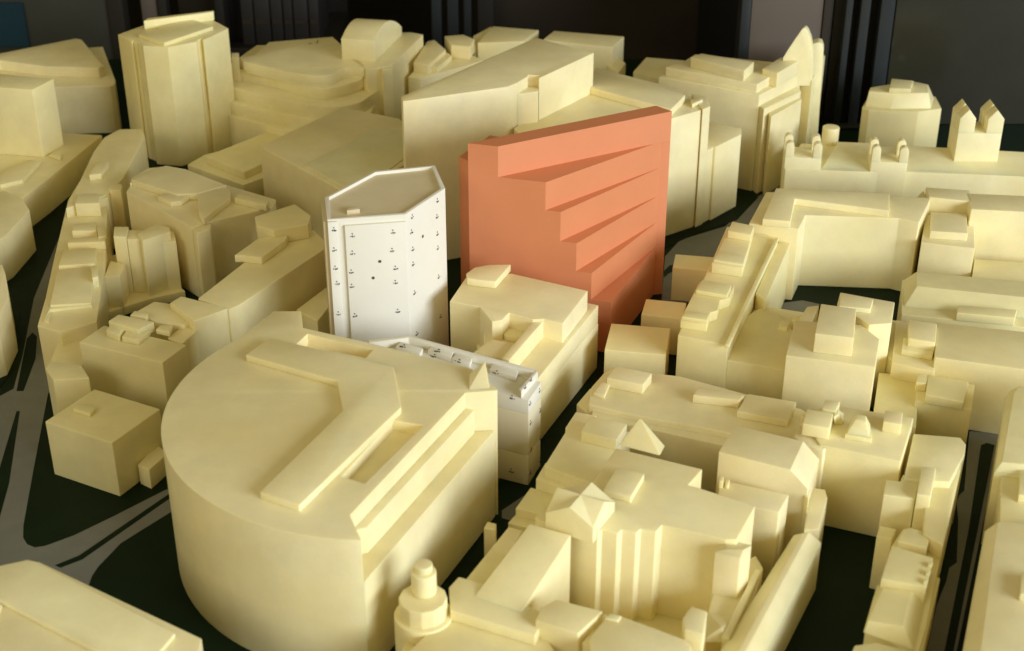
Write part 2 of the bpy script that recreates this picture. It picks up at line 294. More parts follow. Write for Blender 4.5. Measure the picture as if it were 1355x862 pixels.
B('left_edge_block','cream block model on the left road in front of the podium','building model',None,'cream',[
 ('main_block','P',(0,5.1,[(-56.88,138.5),(-55.22,142.96),(-54.75,150.0),(-56.51,153.29),(-58.64,155.09),(-59.55,155.77),(-61.24,151.74)],[]),None,None),
])
B('left_edge_low_block','cream block model cut by the left edge beside the dark road bend','building model',None,'cream',[
 ('main_block','P',(0,6.0,[(-51.03,119.0),(-49.19,121.29),(-49.59,126.07),(-51.63,131.68),(-52.61,133.82),(-55.97,133.82)],[]),None,None),
])
B('layered_slab','wide two tiered cream slab model in the far left corner','building model',None,'cream',[
 ('lower_tier','P',(0,6.8,[(-73.66,187.31),(-54.88,188.58),(-54.42,189.22),(-54.71,190.85),(-60.44,206.6),(-62.13,206.22),(-76.74,196.55)],[]),None,None),
 ('upper_tier','P',(6.8,8.3,[(-71.81,195.29),(-64.67,192.56),(-57.17,191.88),(-56.69,192.89),(-62.99,205.22),(-64.03,205.79),(-72.81,198.45),(-75.37,193.23)],[]),None,None),
])
B('faceted_tower','tallest cream tower model with vertical grooves and a flat roof cap at the back left','building model',None,'cream',[
 ('main_block','P',(0,16.0,[(-51.01,181.77),(-48.51,178.62),(-48.47,179.28),(-47.11,177.97),(-46.66,176.84),(-43.38,176.2),(-40.23,178.62),(-40.22,179.61),(-39.83,180.1),(-39.48,179.28),(-37.21,184.5),(-38.84,186.95),(-40.27,188.73),(-48.28,186.6)],[]),None,0.03),
 ('groove_fin','P',(0,15.95,[(-48.21,178.95),(-47.73,178.53),(-47.74,179.02),(-48.23,179.45)],[]),None,0.02),
 ('roof_cap','P',(16.0,16.5,[(-47.96,180.26),(-43.86,176.49),(-39.01,183.83),(-43.04,187.7)],[]),None,None),
 ('roof_screen','P',(16.0,17.2,[(-48.01,183.84),(-39.73,188.11),(-39.77,188.84),(-47.73,185.24)],[]),None,None),
])
B('low_tiered_block','low two tiered cream model between the faceted tower and the big box','building model',None,'cream',[
 ('lower_tier','P',(0,2.6,[(-32.92,163.45),(-29.76,167.15),(-34.48,177.7),(-39.66,173.62),(-41.12,170.2)],[]),None,None),
 ('upper_tier','P',(2.6,3.6,[(-33.02,165.16),(-30.06,169.73),(-29.43,177.56),(-31.94,179.82),(-38.79,170.52)],[]),None,None),
])
B('big_box_building','large plain cream box model behind the white tower','building model',None,'cream',[
 ('main_block','P',(0,10.3,[(-16.68,141.21),(-10.2,154.97),(-11.93,161.93),(-13.73,165.88),(-21.14,169.99),(-29.16,156.42)],[]),None,None),
 ('roof_step','P',(10.3,10.46,[(-16.75,142.07),(-11.21,154.56),(-12.63,160.48),(-16.02,162.53),(-23.1,150.13)],[]),None,0.05),
])
B('curved_terrace_building','terraced cream model with curved rounded floor slabs in the back row','building model',None,'cream',[
 ('floor_slab','P',(9.85,11.0,[(-19.61,184.45),(-25.26,197.51),(-33.82,194.99),(-34.88,189.09),(-36.66,188.08),(-35.92,186.09),(-35.51,185.83),(-34.93,185.47),(-34.25,185.05),(-33.52,184.59),(-32.8,184.13),(-32.05,183.63),(-31.26,183.09),(-30.44,182.53),(-29.66,182.01),(-28.95,181.58),(-28.3,181.22),(-27.69,180.92),(-27.12,180.67),(-26.6,180.47),(-26.12,180.32),(-25.69,180.23),(-25.31,180.19),(-24.96,180.2),(-24.65,180.24),(-24.35,180.32),(-24.07,180.43),(-23.81,180.58),(-23.58,180.77),(-23.37,181.0),(-23.17,181.26),(-23.01,181.6),(-22.88,182.01),(-22.77,182.45),(-22.64,182.85),(-22.48,183.17),(-22.3,183.4),(-22.1,183.58),(-21.88,183.7),(-21.63,183.78),(-21.35,183.81),(-20.99,183.75),(-20.57,183.61),(-20.13,183.44),(-19.75,183.27),(-19.49,183.17)],[]),None,0.025),
 ('recessed_storey','P',(9.5,9.85,[(-19.84,184.41),(-25.3,197.01),(-33.56,194.58),(-34.59,188.89),(-36.3,187.91),(-35.59,185.99),(-35.19,185.74),(-34.63,185.4),(-33.97,184.99),(-33.27,184.55),(-32.57,184.1),(-31.86,183.63),(-31.08,183.1),(-30.3,182.56),(-29.54,182.06),(-28.85,181.64),(-28.23,181.3),(-27.64,181.01),(-27.1,180.77),(-26.59,180.57),(-26.13,180.43),(-25.71,180.34),(-25.34,180.3),(-25.01,180.31),(-24.71,180.35),(-24.42,180.43),(-24.15,180.54),(-23.9,180.68),(-23.68,180.86),(-23.47,181.08),(-23.28,181.34),(-23.13,181.66),(-23.0,182.06),(-22.89,182.48),(-22.77,182.87),(-22.62,183.17),(-22.44,183.39),(-22.24,183.57),(-22.03,183.69),(-21.79,183.77),(-21.52,183.79),(-21.18,183.74),(-20.77,183.6),(-20.35,183.43),(-19.99,183.28),(-19.73,183.17)],[]),None,0),
 ('floor_slab','P',(8.22,9.5,[(-19.05,186.52),(-23.31,198.49),(-36.18,198.49),(-38.77,188.81),(-36.7,187.49),(-36.22,187.25),(-35.55,186.91),(-34.76,186.51),(-33.93,186.05),(-33.13,185.55),(-32.34,184.97),(-31.51,184.32),(-30.68,183.63),(-29.88,182.97),(-29.16,182.38),(-28.52,181.86),(-27.94,181.37),(-27.4,180.92),(-26.89,180.53),(-26.4,180.22),(-25.95,179.97),(-25.52,179.79),(-25.13,179.67),(-24.74,179.61),(-24.36,179.61),(-23.97,179.68),(-23.59,179.83),(-23.21,180.04),(-22.84,180.28),(-22.49,180.52),(-22.14,180.79),(-21.79,181.09),(-21.46,181.42),(-21.14,181.75),(-20.86,182.07),(-20.6,182.38),(-20.38,182.68),(-20.17,182.98),(-19.98,183.3),(-19.81,183.64),(-19.64,184.03),(-19.49,184.47),(-19.36,184.9),(-19.25,185.28),(-19.17,185.55)],[]),None,0.025),
 ('recessed_storey','P',(7.9,8.22,[(-19.23,186.44),(-23.38,198.12),(-35.92,198.12),(-38.44,188.68),(-36.43,187.4),(-35.96,187.16),(-35.31,186.83),(-34.54,186.44),(-33.73,185.99),(-32.95,185.5),(-32.18,184.94),(-31.37,184.3),(-30.56,183.63),(-29.78,182.98),(-29.08,182.41),(-28.46,181.9),(-27.89,181.42),(-27.36,180.99),(-26.86,180.61),(-26.39,180.3),(-25.94,180.06),(-25.53,179.88),(-25.15,179.77),(-24.77,179.71),(-24.4,179.71),(-24.02,179.78),(-23.64,179.93),(-23.28,180.13),(-22.92,180.36),(-22.57,180.6),(-22.23,180.86),(-21.89,181.16),(-21.57,181.47),(-21.26,181.79),(-20.98,182.11),(-20.74,182.4),(-20.51,182.7),(-20.31,183.0),(-20.13,183.31),(-19.96,183.63),(-19.8,184.01),(-19.65,184.44),(-19.52,184.87),(-19.42,185.24),(-19.34,185.5)],[]),None,0),
 ('floor_slab','P',(6.5200000000000005,7.9,[(-17.85,183.42),(-23.2,196.56),(-37.07,196.56),(-39.02,185.93),(-33.75,182.19),(-32.98,181.71),(-31.87,181.02),(-30.61,180.24),(-29.36,179.49),(-28.31,178.88),(-27.45,178.4),(-26.66,177.98),(-25.95,177.62),(-25.28,177.33),(-24.66,177.11),(-24.09,176.98),(-23.59,176.92),(-23.12,176.92),(-22.68,176.99),(-22.22,177.11),(-21.73,177.3),(-21.23,177.55),(-20.74,177.86),(-20.29,178.21),(-19.91,178.58),(-19.6,179.04),(-19.35,179.58),(-19.14,180.14),(-18.97,180.63),(-18.84,180.98)],[]),None,0.025),
 ('recessed_storey','P',(6.2,6.5200000000000005,[(-18.03,183.35),(-23.25,196.15),(-36.77,196.15),(-38.67,185.79),(-33.53,182.15),(-32.78,181.68),(-31.7,181.0),(-30.46,180.24),(-29.25,179.51),(-28.23,178.91),(-27.39,178.45),(-26.62,178.04),(-25.92,177.69),(-25.27,177.4),(-24.66,177.19),(-24.11,177.06),(-23.62,177.0),(-23.17,177.01),(-22.73,177.07),(-22.28,177.19),(-21.81,177.37),(-21.32,177.62),(-20.85,177.92),(-20.41,178.26),(-20.04,178.63),(-19.74,179.07),(-19.49,179.6),(-19.28,180.15),(-19.12,180.62),(-19.0,180.96)],[]),None,0),
 ('floor_slab','P',(4.92,6.2,[(-18.08,185.31),(-23.31,196.69),(-38.31,196.69),(-39.37,184.69),(-33.67,180.77),(-32.94,180.4),(-31.9,179.88),(-30.7,179.29),(-29.47,178.68),(-28.33,178.13),(-27.25,177.6),(-26.15,177.03),(-25.07,176.5),(-24.06,176.08),(-23.15,175.85),(-22.34,175.84),(-21.6,176.0),(-20.94,176.28),(-20.35,176.63),(-19.85,176.98),(-19.44,177.41),(-19.13,177.93),(-18.9,178.48),(-18.72,178.96),(-18.58,179.3)],[]),None,0.025),
 ('recessed_storey','P',(4.6,4.92,[(-18.26,185.17),(-23.36,196.27),(-37.99,196.27),(-39.01,184.57),(-33.46,180.75),(-32.75,180.39),(-31.74,179.88),(-30.57,179.3),(-29.37,178.71),(-28.26,178.18),(-27.2,177.66),(-26.13,177.1),(-25.08,176.58),(-24.09,176.17),(-23.2,175.95),(-22.42,175.94),(-21.7,176.1),(-21.05,176.37),(-20.47,176.71),(-19.98,177.06),(-19.59,177.47),(-19.29,177.98),(-19.06,178.51),(-18.88,178.98),(-18.75,179.31)],[]),None,0),
 ('floor_slab','P',(0,4.6,[(-17.76,186.83),(-23.37,196.48),(-39.49,196.48),(-39.36,183.79),(-34.82,180.84),(-30.36,177.68),(-25.12,175.16),(-17.67,179.39)],[]),None,0.025),
 ('end_post','P',(0,11.2,[(-37.76,187.44),(-36.63,186.77),(-37.08,189.46),(-38.11,189.46)],[]),None,None),
])
B('vaulted_hall','cream hall model with a rounded barrel roof in the back row','building model',None,'cream',[
 ('main_block','P',(0,11.0,[(-19.16,182.85),(-15.9,184.45),(-12.56,198.61),(-14.23,199.71),(-22.28,199.71),(-23.41,190.1)],[]),None,None),
 ('corner_fin','P',(0,10.9,[(-17.08,182.84),(-15.75,183.8),(-15.92,184.77),(-17.28,184.12)],[]),None,None),
 ('barrel_roof','M',([(-18.24,186.09,11.0),(-15.55,198.61,11.0),(-15.55,198.61,12.15),(-15.82,197.35,12.9),(-16.09,196.1,13.55),(-16.41,194.6,14.15),(-16.73,193.1,14.6),(-17.03,191.72,14.85),(-17.33,190.34,14.9),(-17.62,188.96,14.75),(-17.89,187.71,14.4),(-18.11,186.71,14.05),(-18.24,186.09,13.85),(-22.81,187.07,11.0),(-20.12,199.59,11.0),(-20.12,199.59,12.15),(-20.38,198.33,12.9),(-20.65,197.08,13.55),(-20.98,195.58,14.15),(-21.3,194.08,14.6),(-21.59,192.7,14.85),(-21.89,191.32,14.9),(-22.19,189.95,14.75),(-22.46,188.69,14.4),(-22.67,187.69,14.05),(-22.81,187.07,13.85)],[(0,1,2,3,4,5,6,7,8,9,10,11,12),(25,24,23,22,21,20,19,18,17,16,15,14,13),(1,0,13,14),(2,1,14,15),(3,2,15,16),(4,3,16,17),(5,4,17,18),(6,5,18,19),(7,6,19,20),(8,7,20,21),(9,8,21,22),(10,9,22,23),(11,10,23,24),(12,11,24,25),(0,12,25,13)]),None,0.04),
])
B('saddle_block','small cream model of two linked roof boxes behind the wedge building','building model',None,'cream',[
 ('main_block','P',(0,8.0,[(-14.17,188.84),(-12.49,188.19),(-8.11,192.14),(-3.99,196.24),(-5.98,199.06),(-12.52,196.24)],[]),None,None),
 ('roof_box','P',(8.0,9.4,[(-13.52,190.79),(-11.4,189.79),(-9.31,196.67),(-11.13,201.38),(-12.17,200.64)],[]),None,None),
 ('roof_box','P',(8.0,9.9,[(-8.57,197.18),(-5.89,196.46),(-5.34,200.08),(-7.02,202.31),(-9.71,201.56)],[]),None,None),
 ('side_link','P',(8.0,8.8,[(-10.31,190.33),(-8.44,195.79),(-9.37,197.9),(-11.58,191.0)],[]),None,None),
])
B('flat_back_block','flat topped cream block model at the middle of the back row','building model',None,'cream',[
 ('main_block','P',(0,9.4,[(-4.91,199.91),(1.57,200.64),(3.93,206.28),(-2.85,208.22)],[]),None,None),
 ('lower_step','P',(0,8.9,[(-5.47,200.46),(-3.2,201.19),(-3.1,209.94),(-5.68,204.92)],[]),None,None),
])
B('wide_back_block','wide cream block model at the back just right of centre','building model',None,'cream',[
 ('main_block','P',(0,9.6,[(4.38,200.71),(14.11,197.09),(16.18,202.38),(6.12,205.22)],[]),None,None),
 ('lower_block','P',(0,6.9,[(13.2,198.32),(14.85,193.86),(16.22,198.32),(15.71,200.43)],[]),None,None),
])
B('wedge_building','tall pointed wedge shaped cream building model behind the orange tower','building model',None,'cream',[
 ('main_block','P',(0,19.5,[(-11.88,147.17),(-11.58,145.59),(-0.45,150.43),(0.54,151.72),(1.72,153.94),(1.81,154.61),(3.07,154.34),(2.97,153.28),(9.56,162.72),(2.86,168.74)],[]),None,None),
 ('roof_notch','P',(0,18.2,[(0.54,151.72),(2.89,152.74),(3.0,154.04),(1.82,154.83)],[]),None,None),
])
B('long_stepped_building','pale cream stepped building model right of the orange tower','building model',None,'cream',[
 ('main_block','P',(0,14.6,[(20.02,164.19),(10.55,172.29),(0.21,150.75),(3.39,142.05),(10.1,147.91),(21.67,156.71),(21.94,158.27)],[]),None,None),
 ('roof_slab','P',(14.6,15.5,[(7.41,164.29),(9.62,161.79),(17.94,154.42),(20.09,159.36),(13.49,166.57),(9.93,168.02)],[]),None,None),
 ('roof_fin','P',(14.6,15.1,[(20.68,157.36),(22.07,158.93),(22.08,159.73),(20.7,159.19)],[]),None,None),
 ('rear_block','P',(0,14.8,[(21.8,156.4),(22.79,157.43),(22.76,160.87),(21.11,161.95)],[]),None,None),
 ('lower_block','P',(0,9.4,[(21.8,157.31),(23.57,158.78),(23.89,158.53),(27.51,162.82),(27.8,164.9),(24.31,167.03),(21.76,164.9)],[]),None,None),
 ('corner_pier','P',(0,9.35,[(21.82,157.44),(22.0,156.71),(23.64,158.66),(23.65,159.41)],[]),None,None),
])
B('stepped_civic_building','stepped cream civic building model with set back tiers beside the spire','building model',None,'cream',[
 ('main_block','P',(0,12.65,[(18.5,174.68),(30.16,167.69),(36.68,175.89),(35.5,180.24),(24.19,184.13)],[]),None,None),
 ('middle_tier','P',(12.65,13.8,[(19.38,175.08),(29.88,168.26),(33.28,173.26),(31.81,176.01),(23.56,179.15)],[]),None,None),
 ('side_wing','P',(0,11.2,[(30.18,168.26),(30.69,166.74),(36.38,173.38),(36.29,177.26)],[]),None,None),
 ('side_wing','P',(0,10.4,[(31.43,167.49),(31.55,166.27),(36.4,172.54),(36.23,174.86)],[]),None,None),
 ('roof_box','P',(13.8,15.15,[(22.42,174.85),(28.37,169.39),(30.11,173.0),(23.93,176.42)],[]),None,None),
 ('rear_block','P',(12.65,14.55,[(32.64,170.36),(36.06,175.2),(34.07,176.76),(31.06,172.14)],[]),None,None),
])
B('rear_low_block','low cream block model with a hipped end behind the stepped civic building','building model',None,'cream',[
 ('main_block','P',(0,8.6,[(22.38,183.83),(26.68,190.28),(24.0,194.34),(18.84,195.73),(16.55,189.29)],[]),None,None),
])
B('spire_tower','cream tower model ending in a pointed sail shaped spire','building model',None,'cream',[
 ('main_block','P',(0,12.0,[(36.74,176.96),(38.05,175.14),(41.68,185.55),(41.1,188.91),(37.12,183.58)],[]),None,None),
 ('spire','M',([(34.43,175.39,11.22),(34.1,175.39,14.88),(34.59,175.39,15.86),(35.24,175.39,17.03),(35.89,175.39,18.14),(36.22,175.39,18.67),(36.49,175.39,18.76),(36.8,175.39,18.47),(37.27,175.39,17.51),(37.7,175.39,16.05),(37.96,175.39,14.39),(38.04,175.39,12.61),(37.98,175.39,11.22),(34.83,176.49,11.22),(34.5,176.49,14.88),(34.99,176.49,15.86),(35.64,176.49,17.03),(36.29,176.49,18.14),(36.62,176.49,18.67),(36.89,176.49,18.76),(37.2,176.49,18.47),(37.67,176.49,17.51),(38.1,176.49,16.05),(38.36,176.49,14.39),(38.44,176.49,12.61),(38.38,176.49,11.22)],[(0,1,2,3,4,5,6,7,8,9,10,11,12),(25,24,23,22,21,20,19,18,17,16,15,14,13),(1,0,13,14),(2,1,14,15),(3,2,15,16),(4,3,16,17),(5,4,17,18),(6,5,18,19),(7,6,19,20),(8,7,20,21),(9,8,21,22),(10,9,22,23),(11,10,23,24),(12,11,24,25),(0,12,25,13)]),None,0.06),
 ('side_fin','M',([(38.54,177.39,2.19),(37.81,177.39,15.73),(38.25,177.39,16.13),(38.81,177.39,16.27),(39.26,177.39,16.13),(39.57,177.39,15.44),(40.02,177.39,2.19),(38.94,179.39,2.19),(38.21,179.39,15.73),(38.65,179.39,16.13),(39.21,179.39,16.27),(39.66,179.39,16.13),(39.97,179.39,15.44),(40.42,179.39,2.19)],[(0,1,2,3,4,5,6),(13,12,11,10,9,8,7),(1,0,7,8),(2,1,8,9),(3,2,9,10),(4,3,10,11),(5,4,11,12),(6,5,12,13),(0,6,13,7)]),None,0.05),
])
B('turreted_range','long cream range model with a pitched roof and turreted gates at the back','building model',None,'cream',[
 ('main_block','P',(0,6.0,[(32.62,160.15),(42.16,159.19),(47.1,159.19),(60.83,157.77),(65.85,156.83),(68.54,164.61),(62.78,165.37),(48.92,167.43),(36.04,168.74)],[]),None,None),
 ('pitched_roof','M',([(36.95,160.15,6.0),(42.48,159.43,6.0),(44.83,166.36,6.9),(40.19,166.89,6.9),(45.53,168.44,6.0),(41.16,168.91,6.0)],[(0,1,2,3),(3,2,4,5),(0,3,5),(1,4,2),(0,5,4,1)]),None,0.03),
 ('pitched_roof','M',([(46.19,159.91,6.0),(65.94,157.06,6.0),(67.55,162.28,7.0),(48.18,165.33,7.0),(68.04,163.85,6.0),(48.78,166.95,6.0)],[(0,1,2,3),(3,2,4,5),(0,3,5),(1,4,2),(0,5,4,1)]),None,0.03),
 ('gate_tower','P',(0,7.45,[(32.53,160.38),(36.76,159.89),(37.17,163.47),(32.95,163.96)],[]),None,0.05),
 ('pinnacle','M',([(32.53,160.38,7.45),(33.52,160.27,7.45),(33.52,160.27,8.8),(33.46,160.28,9.05),(33.28,160.3,9.23),(33.03,160.33,9.3),(32.78,160.35,9.23),(32.6,160.38,9.05),(32.53,160.38,8.8),(32.65,161.38,7.45),(33.64,161.26,7.45),(33.64,161.26,8.8),(33.57,161.27,9.05),(33.39,161.29,9.23),(33.14,161.32,9.3),(32.89,161.35,9.23),(32.71,161.37,9.05),(32.65,161.38,8.8)],[(0,1,2,3,4,5,6,7,8),(17,16,15,14,13,12,11,10,9),(1,0,9,10),(2,1,10,11),(3,2,11,12),(4,3,12,13),(5,4,13,14),(6,5,14,15),(7,6,15,16),(8,7,16,17),(0,8,17,9)]),None,0.03),
 ('pinnacle','M',([(35.76,160.01,7.45),(36.76,159.89,7.45),(36.76,159.89,8.8),(36.69,159.9,9.05),(36.51,159.92,9.23),(36.26,159.95,9.3),(36.01,159.98,9.23),(35.83,160.0,9.05),(35.76,160.01,8.8),(35.88,161.0,7.45),(36.87,160.89,7.45),(36.87,160.89,8.8),(36.81,160.89,9.05),(36.62,160.92,9.23),(36.38,160.94,9.3),(36.13,160.97,9.23),(35.94,160.99,9.05),(35.88,161.0,8.8)],[(0,1,2,3,4,5,6,7,8),(17,16,15,14,13,12,11,10,9),(1,0,9,10),(2,1,10,11),(3,2,11,12),(4,3,12,13),(5,4,13,14),(6,5,14,15),(7,6,15,16),(8,7,16,17),(0,8,17,9)]),None,0.03),
 ('pinnacle','M',([(32.83,162.97,7.45),(33.82,162.85,7.45),(33.82,162.85,8.8),(33.76,162.86,9.05),(33.58,162.88,9.23),(33.33,162.91,9.3),(33.08,162.94,9.23),(32.9,162.96,9.05),(32.83,162.97,8.8),(32.95,163.96,7.45),(33.94,163.84,7.45),(33.94,163.84,8.8),(33.87,163.85,9.05),(33.69,163.87,9.23),(33.44,163.9,9.3),(33.19,163.93,9.23),(33.01,163.95,9.05),(32.95,163.96,8.8)],[(0,1,2,3,4,5,6,7,8),(17,16,15,14,13,12,11,10,9),(1,0,9,10),(2,1,10,11),(3,2,11,12),(4,3,12,13),(5,4,13,14),(6,5,14,15),(7,6,15,16),(8,7,16,17),(0,8,17,9)]),None,0.03),
 ('pinnacle','M',([(36.06,162.59,7.45),(37.06,162.48,7.45),(37.06,162.48,8.8),(36.99,162.48,9.05),(36.81,162.5,9.23),(36.56,162.53,9.3),(36.31,162.56,9.23),(36.13,162.58,9.05),(36.06,162.59,8.8),(36.18,163.58,7.45),(37.17,163.47,7.45),(37.17,163.47,8.8),(37.11,163.48,9.05),(36.92,163.5,9.23),(36.67,163.53,9.3),(36.43,163.56,9.23),(36.24,163.58,9.05),(36.18,163.58,8.8)],[(0,1,2,3,4,5,6,7,8),(17,16,15,14,13,12,11,10,9),(1,0,9,10),(2,1,10,11),(3,2,11,12),(4,3,12,13),(5,4,13,14),(6,5,14,15),(7,6,15,16),(8,7,16,17),(0,8,17,9)]),None,0.03),
 ('gate_tower','P',(0,7.3,[(42.57,159.3),(46.75,158.82),(47.14,162.19),(42.96,162.68)],[]),None,0.05),
 ('pinnacle','M',([(42.57,159.3,7.3),(43.56,159.18,7.3),(43.56,159.18,8.7),(43.49,159.19,8.95),(43.31,159.21,9.13),(43.06,159.24,9.2),(42.82,159.27,9.13),(42.63,159.29,8.95),(42.57,159.3,8.7),(42.68,160.29,7.3),(43.68,160.18,7.3),(43.68,160.18,8.7),(43.61,160.19,8.95),(43.43,160.21,9.13),(43.18,160.24,9.2),(42.93,160.26,9.13),(42.75,160.29,8.95),(42.68,160.29,8.7)],[(0,1,2,3,4,5,6,7,8),(17,16,15,14,13,12,11,10,9),(1,0,9,10),(2,1,10,11),(3,2,11,12),(4,3,12,13),(5,4,13,14),(6,5,14,15),(7,6,15,16),(8,7,16,17),(0,8,17,9)]),None,0.03),
 ('pinnacle','M',([(45.75,158.93,7.3),(46.75,158.82,7.3),(46.75,158.82,8.7),(46.68,158.82,8.95),(46.5,158.84,9.13),(46.25,158.87,9.2),(46.0,158.9,9.13),(45.82,158.92,8.95),(45.75,158.93,8.7),(45.87,159.92,7.3),(46.86,159.81,7.3),(46.86,159.81,8.7),(46.79,159.82,8.95),(46.61,159.84,9.13),(46.36,159.87,9.2),(46.12,159.9,9.13),(45.93,159.92,8.95),(45.87,159.92,8.7)],[(0,1,2,3,4,5,6,7,8),(17,16,15,14,13,12,11,10,9),(1,0,9,10),(2,1,10,11),(3,2,11,12),(4,3,12,13),(5,4,13,14),(6,5,14,15),(7,6,15,16),(8,7,16,17),(0,8,17,9)]),None,0.03),
 ('pinnacle','M',([(42.84,161.68,7.3),(43.84,161.57,7.3),(43.84,161.57,8.7),(43.77,161.58,8.95),(43.59,161.6,9.13),(43.34,161.63,9.2),(43.09,161.66,9.13),(42.91,161.68,8.95),(42.84,161.68,8.7),(42.96,162.68,7.3),(43.95,162.56,7.3),(43.95,162.56,8.7),(43.89,162.57,8.95),(43.7,162.59,9.13),(43.46,162.62,9.2),(43.21,162.65,9.13),(43.03,162.67,8.95),(42.96,162.68,8.7)],[(0,1,2,3,4,5,6,7,8),(17,16,15,14,13,12,11,10,9),(1,0,9,10),(2,1,10,11),(3,2,11,12),(4,3,12,13),(5,4,13,14),(6,5,14,15),(7,6,15,16),(8,7,16,17),(0,8,17,9)]),None,0.03),
 ('pinnacle','M',([(46.03,161.31,7.3),(47.02,161.2,7.3),(47.02,161.2,8.7),(46.96,161.21,8.95),(46.77,161.23,9.13),(46.53,161.26,9.2),(46.28,161.29,9.13),(46.1,161.31,8.95),(46.03,161.31,8.7),(46.14,162.31,7.3),(47.14,162.19,7.3),(47.14,162.19,8.7),(47.07,162.2,8.95),(46.89,162.22,9.13),(46.64,162.25,9.2),(46.39,162.28,9.13),(46.21,162.3,8.95),(46.14,162.31,8.7)],[(0,1,2,3,4,5,6,7,8),(17,16,15,14,13,12,11,10,9),(1,0,9,10),(2,1,10,11),(3,2,11,12),(4,3,12,13),(5,4,13,14),(6,5,14,15),(7,6,15,16),(8,7,16,17),(0,8,17,9)]),None,0.03),
 ('gate_tower','P',(5.5,10.1,[(53.04,161.45),(58.18,161.19),(58.37,165.19),(53.24,165.44)],[]),None,0.05),
 ('pinnacle','M',([(53.04,161.45,10.1),(54.89,161.35,10.1),(54.89,161.35,11.89),(53.97,161.4,13.0),(53.04,161.45,11.89),(53.13,163.29,10.1),(54.98,163.2,10.1),(54.98,163.2,11.89),(54.06,163.25,13.0),(53.13,163.29,11.89)],[(0,1,2,3,4),(9,8,7,6,5),(1,0,5,6),(2,1,6,7),(3,2,7,8),(4,3,8,9),(0,4,9,5)]),None,0.03),
 ('pinnacle','M',([(56.33,161.28,10.1),(58.18,161.19,10.1),(58.18,161.19,11.89),(57.25,161.24,13.0),(56.33,161.28,11.89),(56.42,163.13,10.1),(58.27,163.04,10.1),(58.27,163.04,11.89),(57.34,163.08,13.0),(56.42,163.13,11.89)],[(0,1,2,3,4),(9,8,7,6,5),(1,0,5,6),(2,1,6,7),(3,2,7,8),(4,3,8,9),(0,4,9,5)]),None,0.03),
 ('pinnacle','M',([(53.15,163.59,10.1),(55.0,163.5,10.1),(55.0,163.5,11.89),(54.07,163.55,13.0),(53.15,163.59,11.89),(53.24,165.44,10.1),(55.09,165.35,10.1),(55.09,165.35,11.89),(54.17,165.39,13.0),(53.24,165.44,11.89)],[(0,1,2,3,4),(9,8,7,6,5),(1,0,5,6),(2,1,6,7),(3,2,7,8),(4,3,8,9),(0,4,9,5)]),None,0.03),
 ('pinnacle','M',([(56.43,163.43,10.1),(58.28,163.34,10.1),(58.28,163.34,11.89),(57.36,163.38,13.0),(56.43,163.43,11.89),(56.53,165.28,10.1),(58.37,165.19,10.1),(58.37,165.19,11.89),(57.45,165.23,13.0),(56.53,165.28,11.89)],[(0,1,2,3,4),(9,8,7,6,5),(1,0,5,6),(2,1,6,7),(3,2,7,8),(4,3,8,9),(0,4,9,5)]),None,0.03),
 ('round_tower','C',(0,8.1,(39.64,168.97),1.03,24,0),None,None),
])
B('mansard_block','cream corner block model with a sloped mansard roof at the back right','building model',None,'cream',[
 ('main_block','P',(0,7.0,[(45.85,179.38),(46.49,178.21),(48.98,177.92),(52.74,177.63),(56.09,178.8),(56.55,183.6),(53.16,185.46),(47.8,184.21)],[]),None,None),
 ('mansard_roof','F',(7.0,[(46.31,179.68),(49.31,178.5),(54.7,178.8),(56.19,182.99),(53.01,184.83),(47.67,183.6)],8.9,[(46.69,180.17),(50.04,179.26),(54.35,179.56),(55.11,182.94),(53.19,184.5),(47.23,181.7)]),None,None),
 ('roof_box','P',(8.9,9.5,[(49.16,179.61),(51.84,179.3),(53.07,182.69),(50.39,183.64)],[]),None,None),
])
B('courtyard_building','U shaped cream building model around a dark courtyard on the right','building model',None,'cream',[
 ('main_block','P',(0,8.4,[(24.99,138.77),(30.01,137.41),(31.36,140.96),(41.18,140.16),(42.97,138.97),(45.99,145.71),(28.17,147.42)],[]),None,None),
 ('roof_slab','P',(8.4,9.200000000000001,[(29.09,137.55),(30.62,143.61),(40.08,140.33),(41.18,145.08),(29.06,146.58),(26.26,138.14)],[]),None,None),
])
B('corner_tower_block','cream corner block model carrying two roof boxes one behind the other','building model',None,'cream',[
 ('main_block','P',(0,6.6,[(43.19,137.93),(48.42,136.41),(50.05,142.43),(51.03,148.23),(46.77,149.09)],[]),None,None),
 ('front_box','P',(6.6,7.5,[(44.26,138.84),(48.09,138.25),(49.38,143.43),(45.63,143.84)],[]),None,None),
 ('rear_box','P',(6.6,8.6,[(45.68,145.45),(50.09,144.18),(50.49,147.37),(46.02,148.24)],[]),None,None),
 ('roof_stub','P',(6.6,8.5,[(48.68,146.21),(50.38,145.47),(50.74,147.61),(49.12,147.83)],[]),None,None),
 ('small_box','P',(6.6,7.8999999999999995,[(44.55,146.68),(44.64,144.36),(45.81,146.04),(46.07,149.05)],[]),None,None),
])
B('long_rear_range','long plain cream range model behind the corner block on the right edge','building model',None,'cream',[
 ('main_block','P',(0,8.6,[(49.34,142.12),(59.81,140.7),(61.38,145.23),(50.0,146.51)],[]),None,None),
 ('front_range','P',(0,3.9,[(48.09,134.92),(57.89,132.62),(59.69,137.84),(49.72,139.53)],[]),None,None),
])
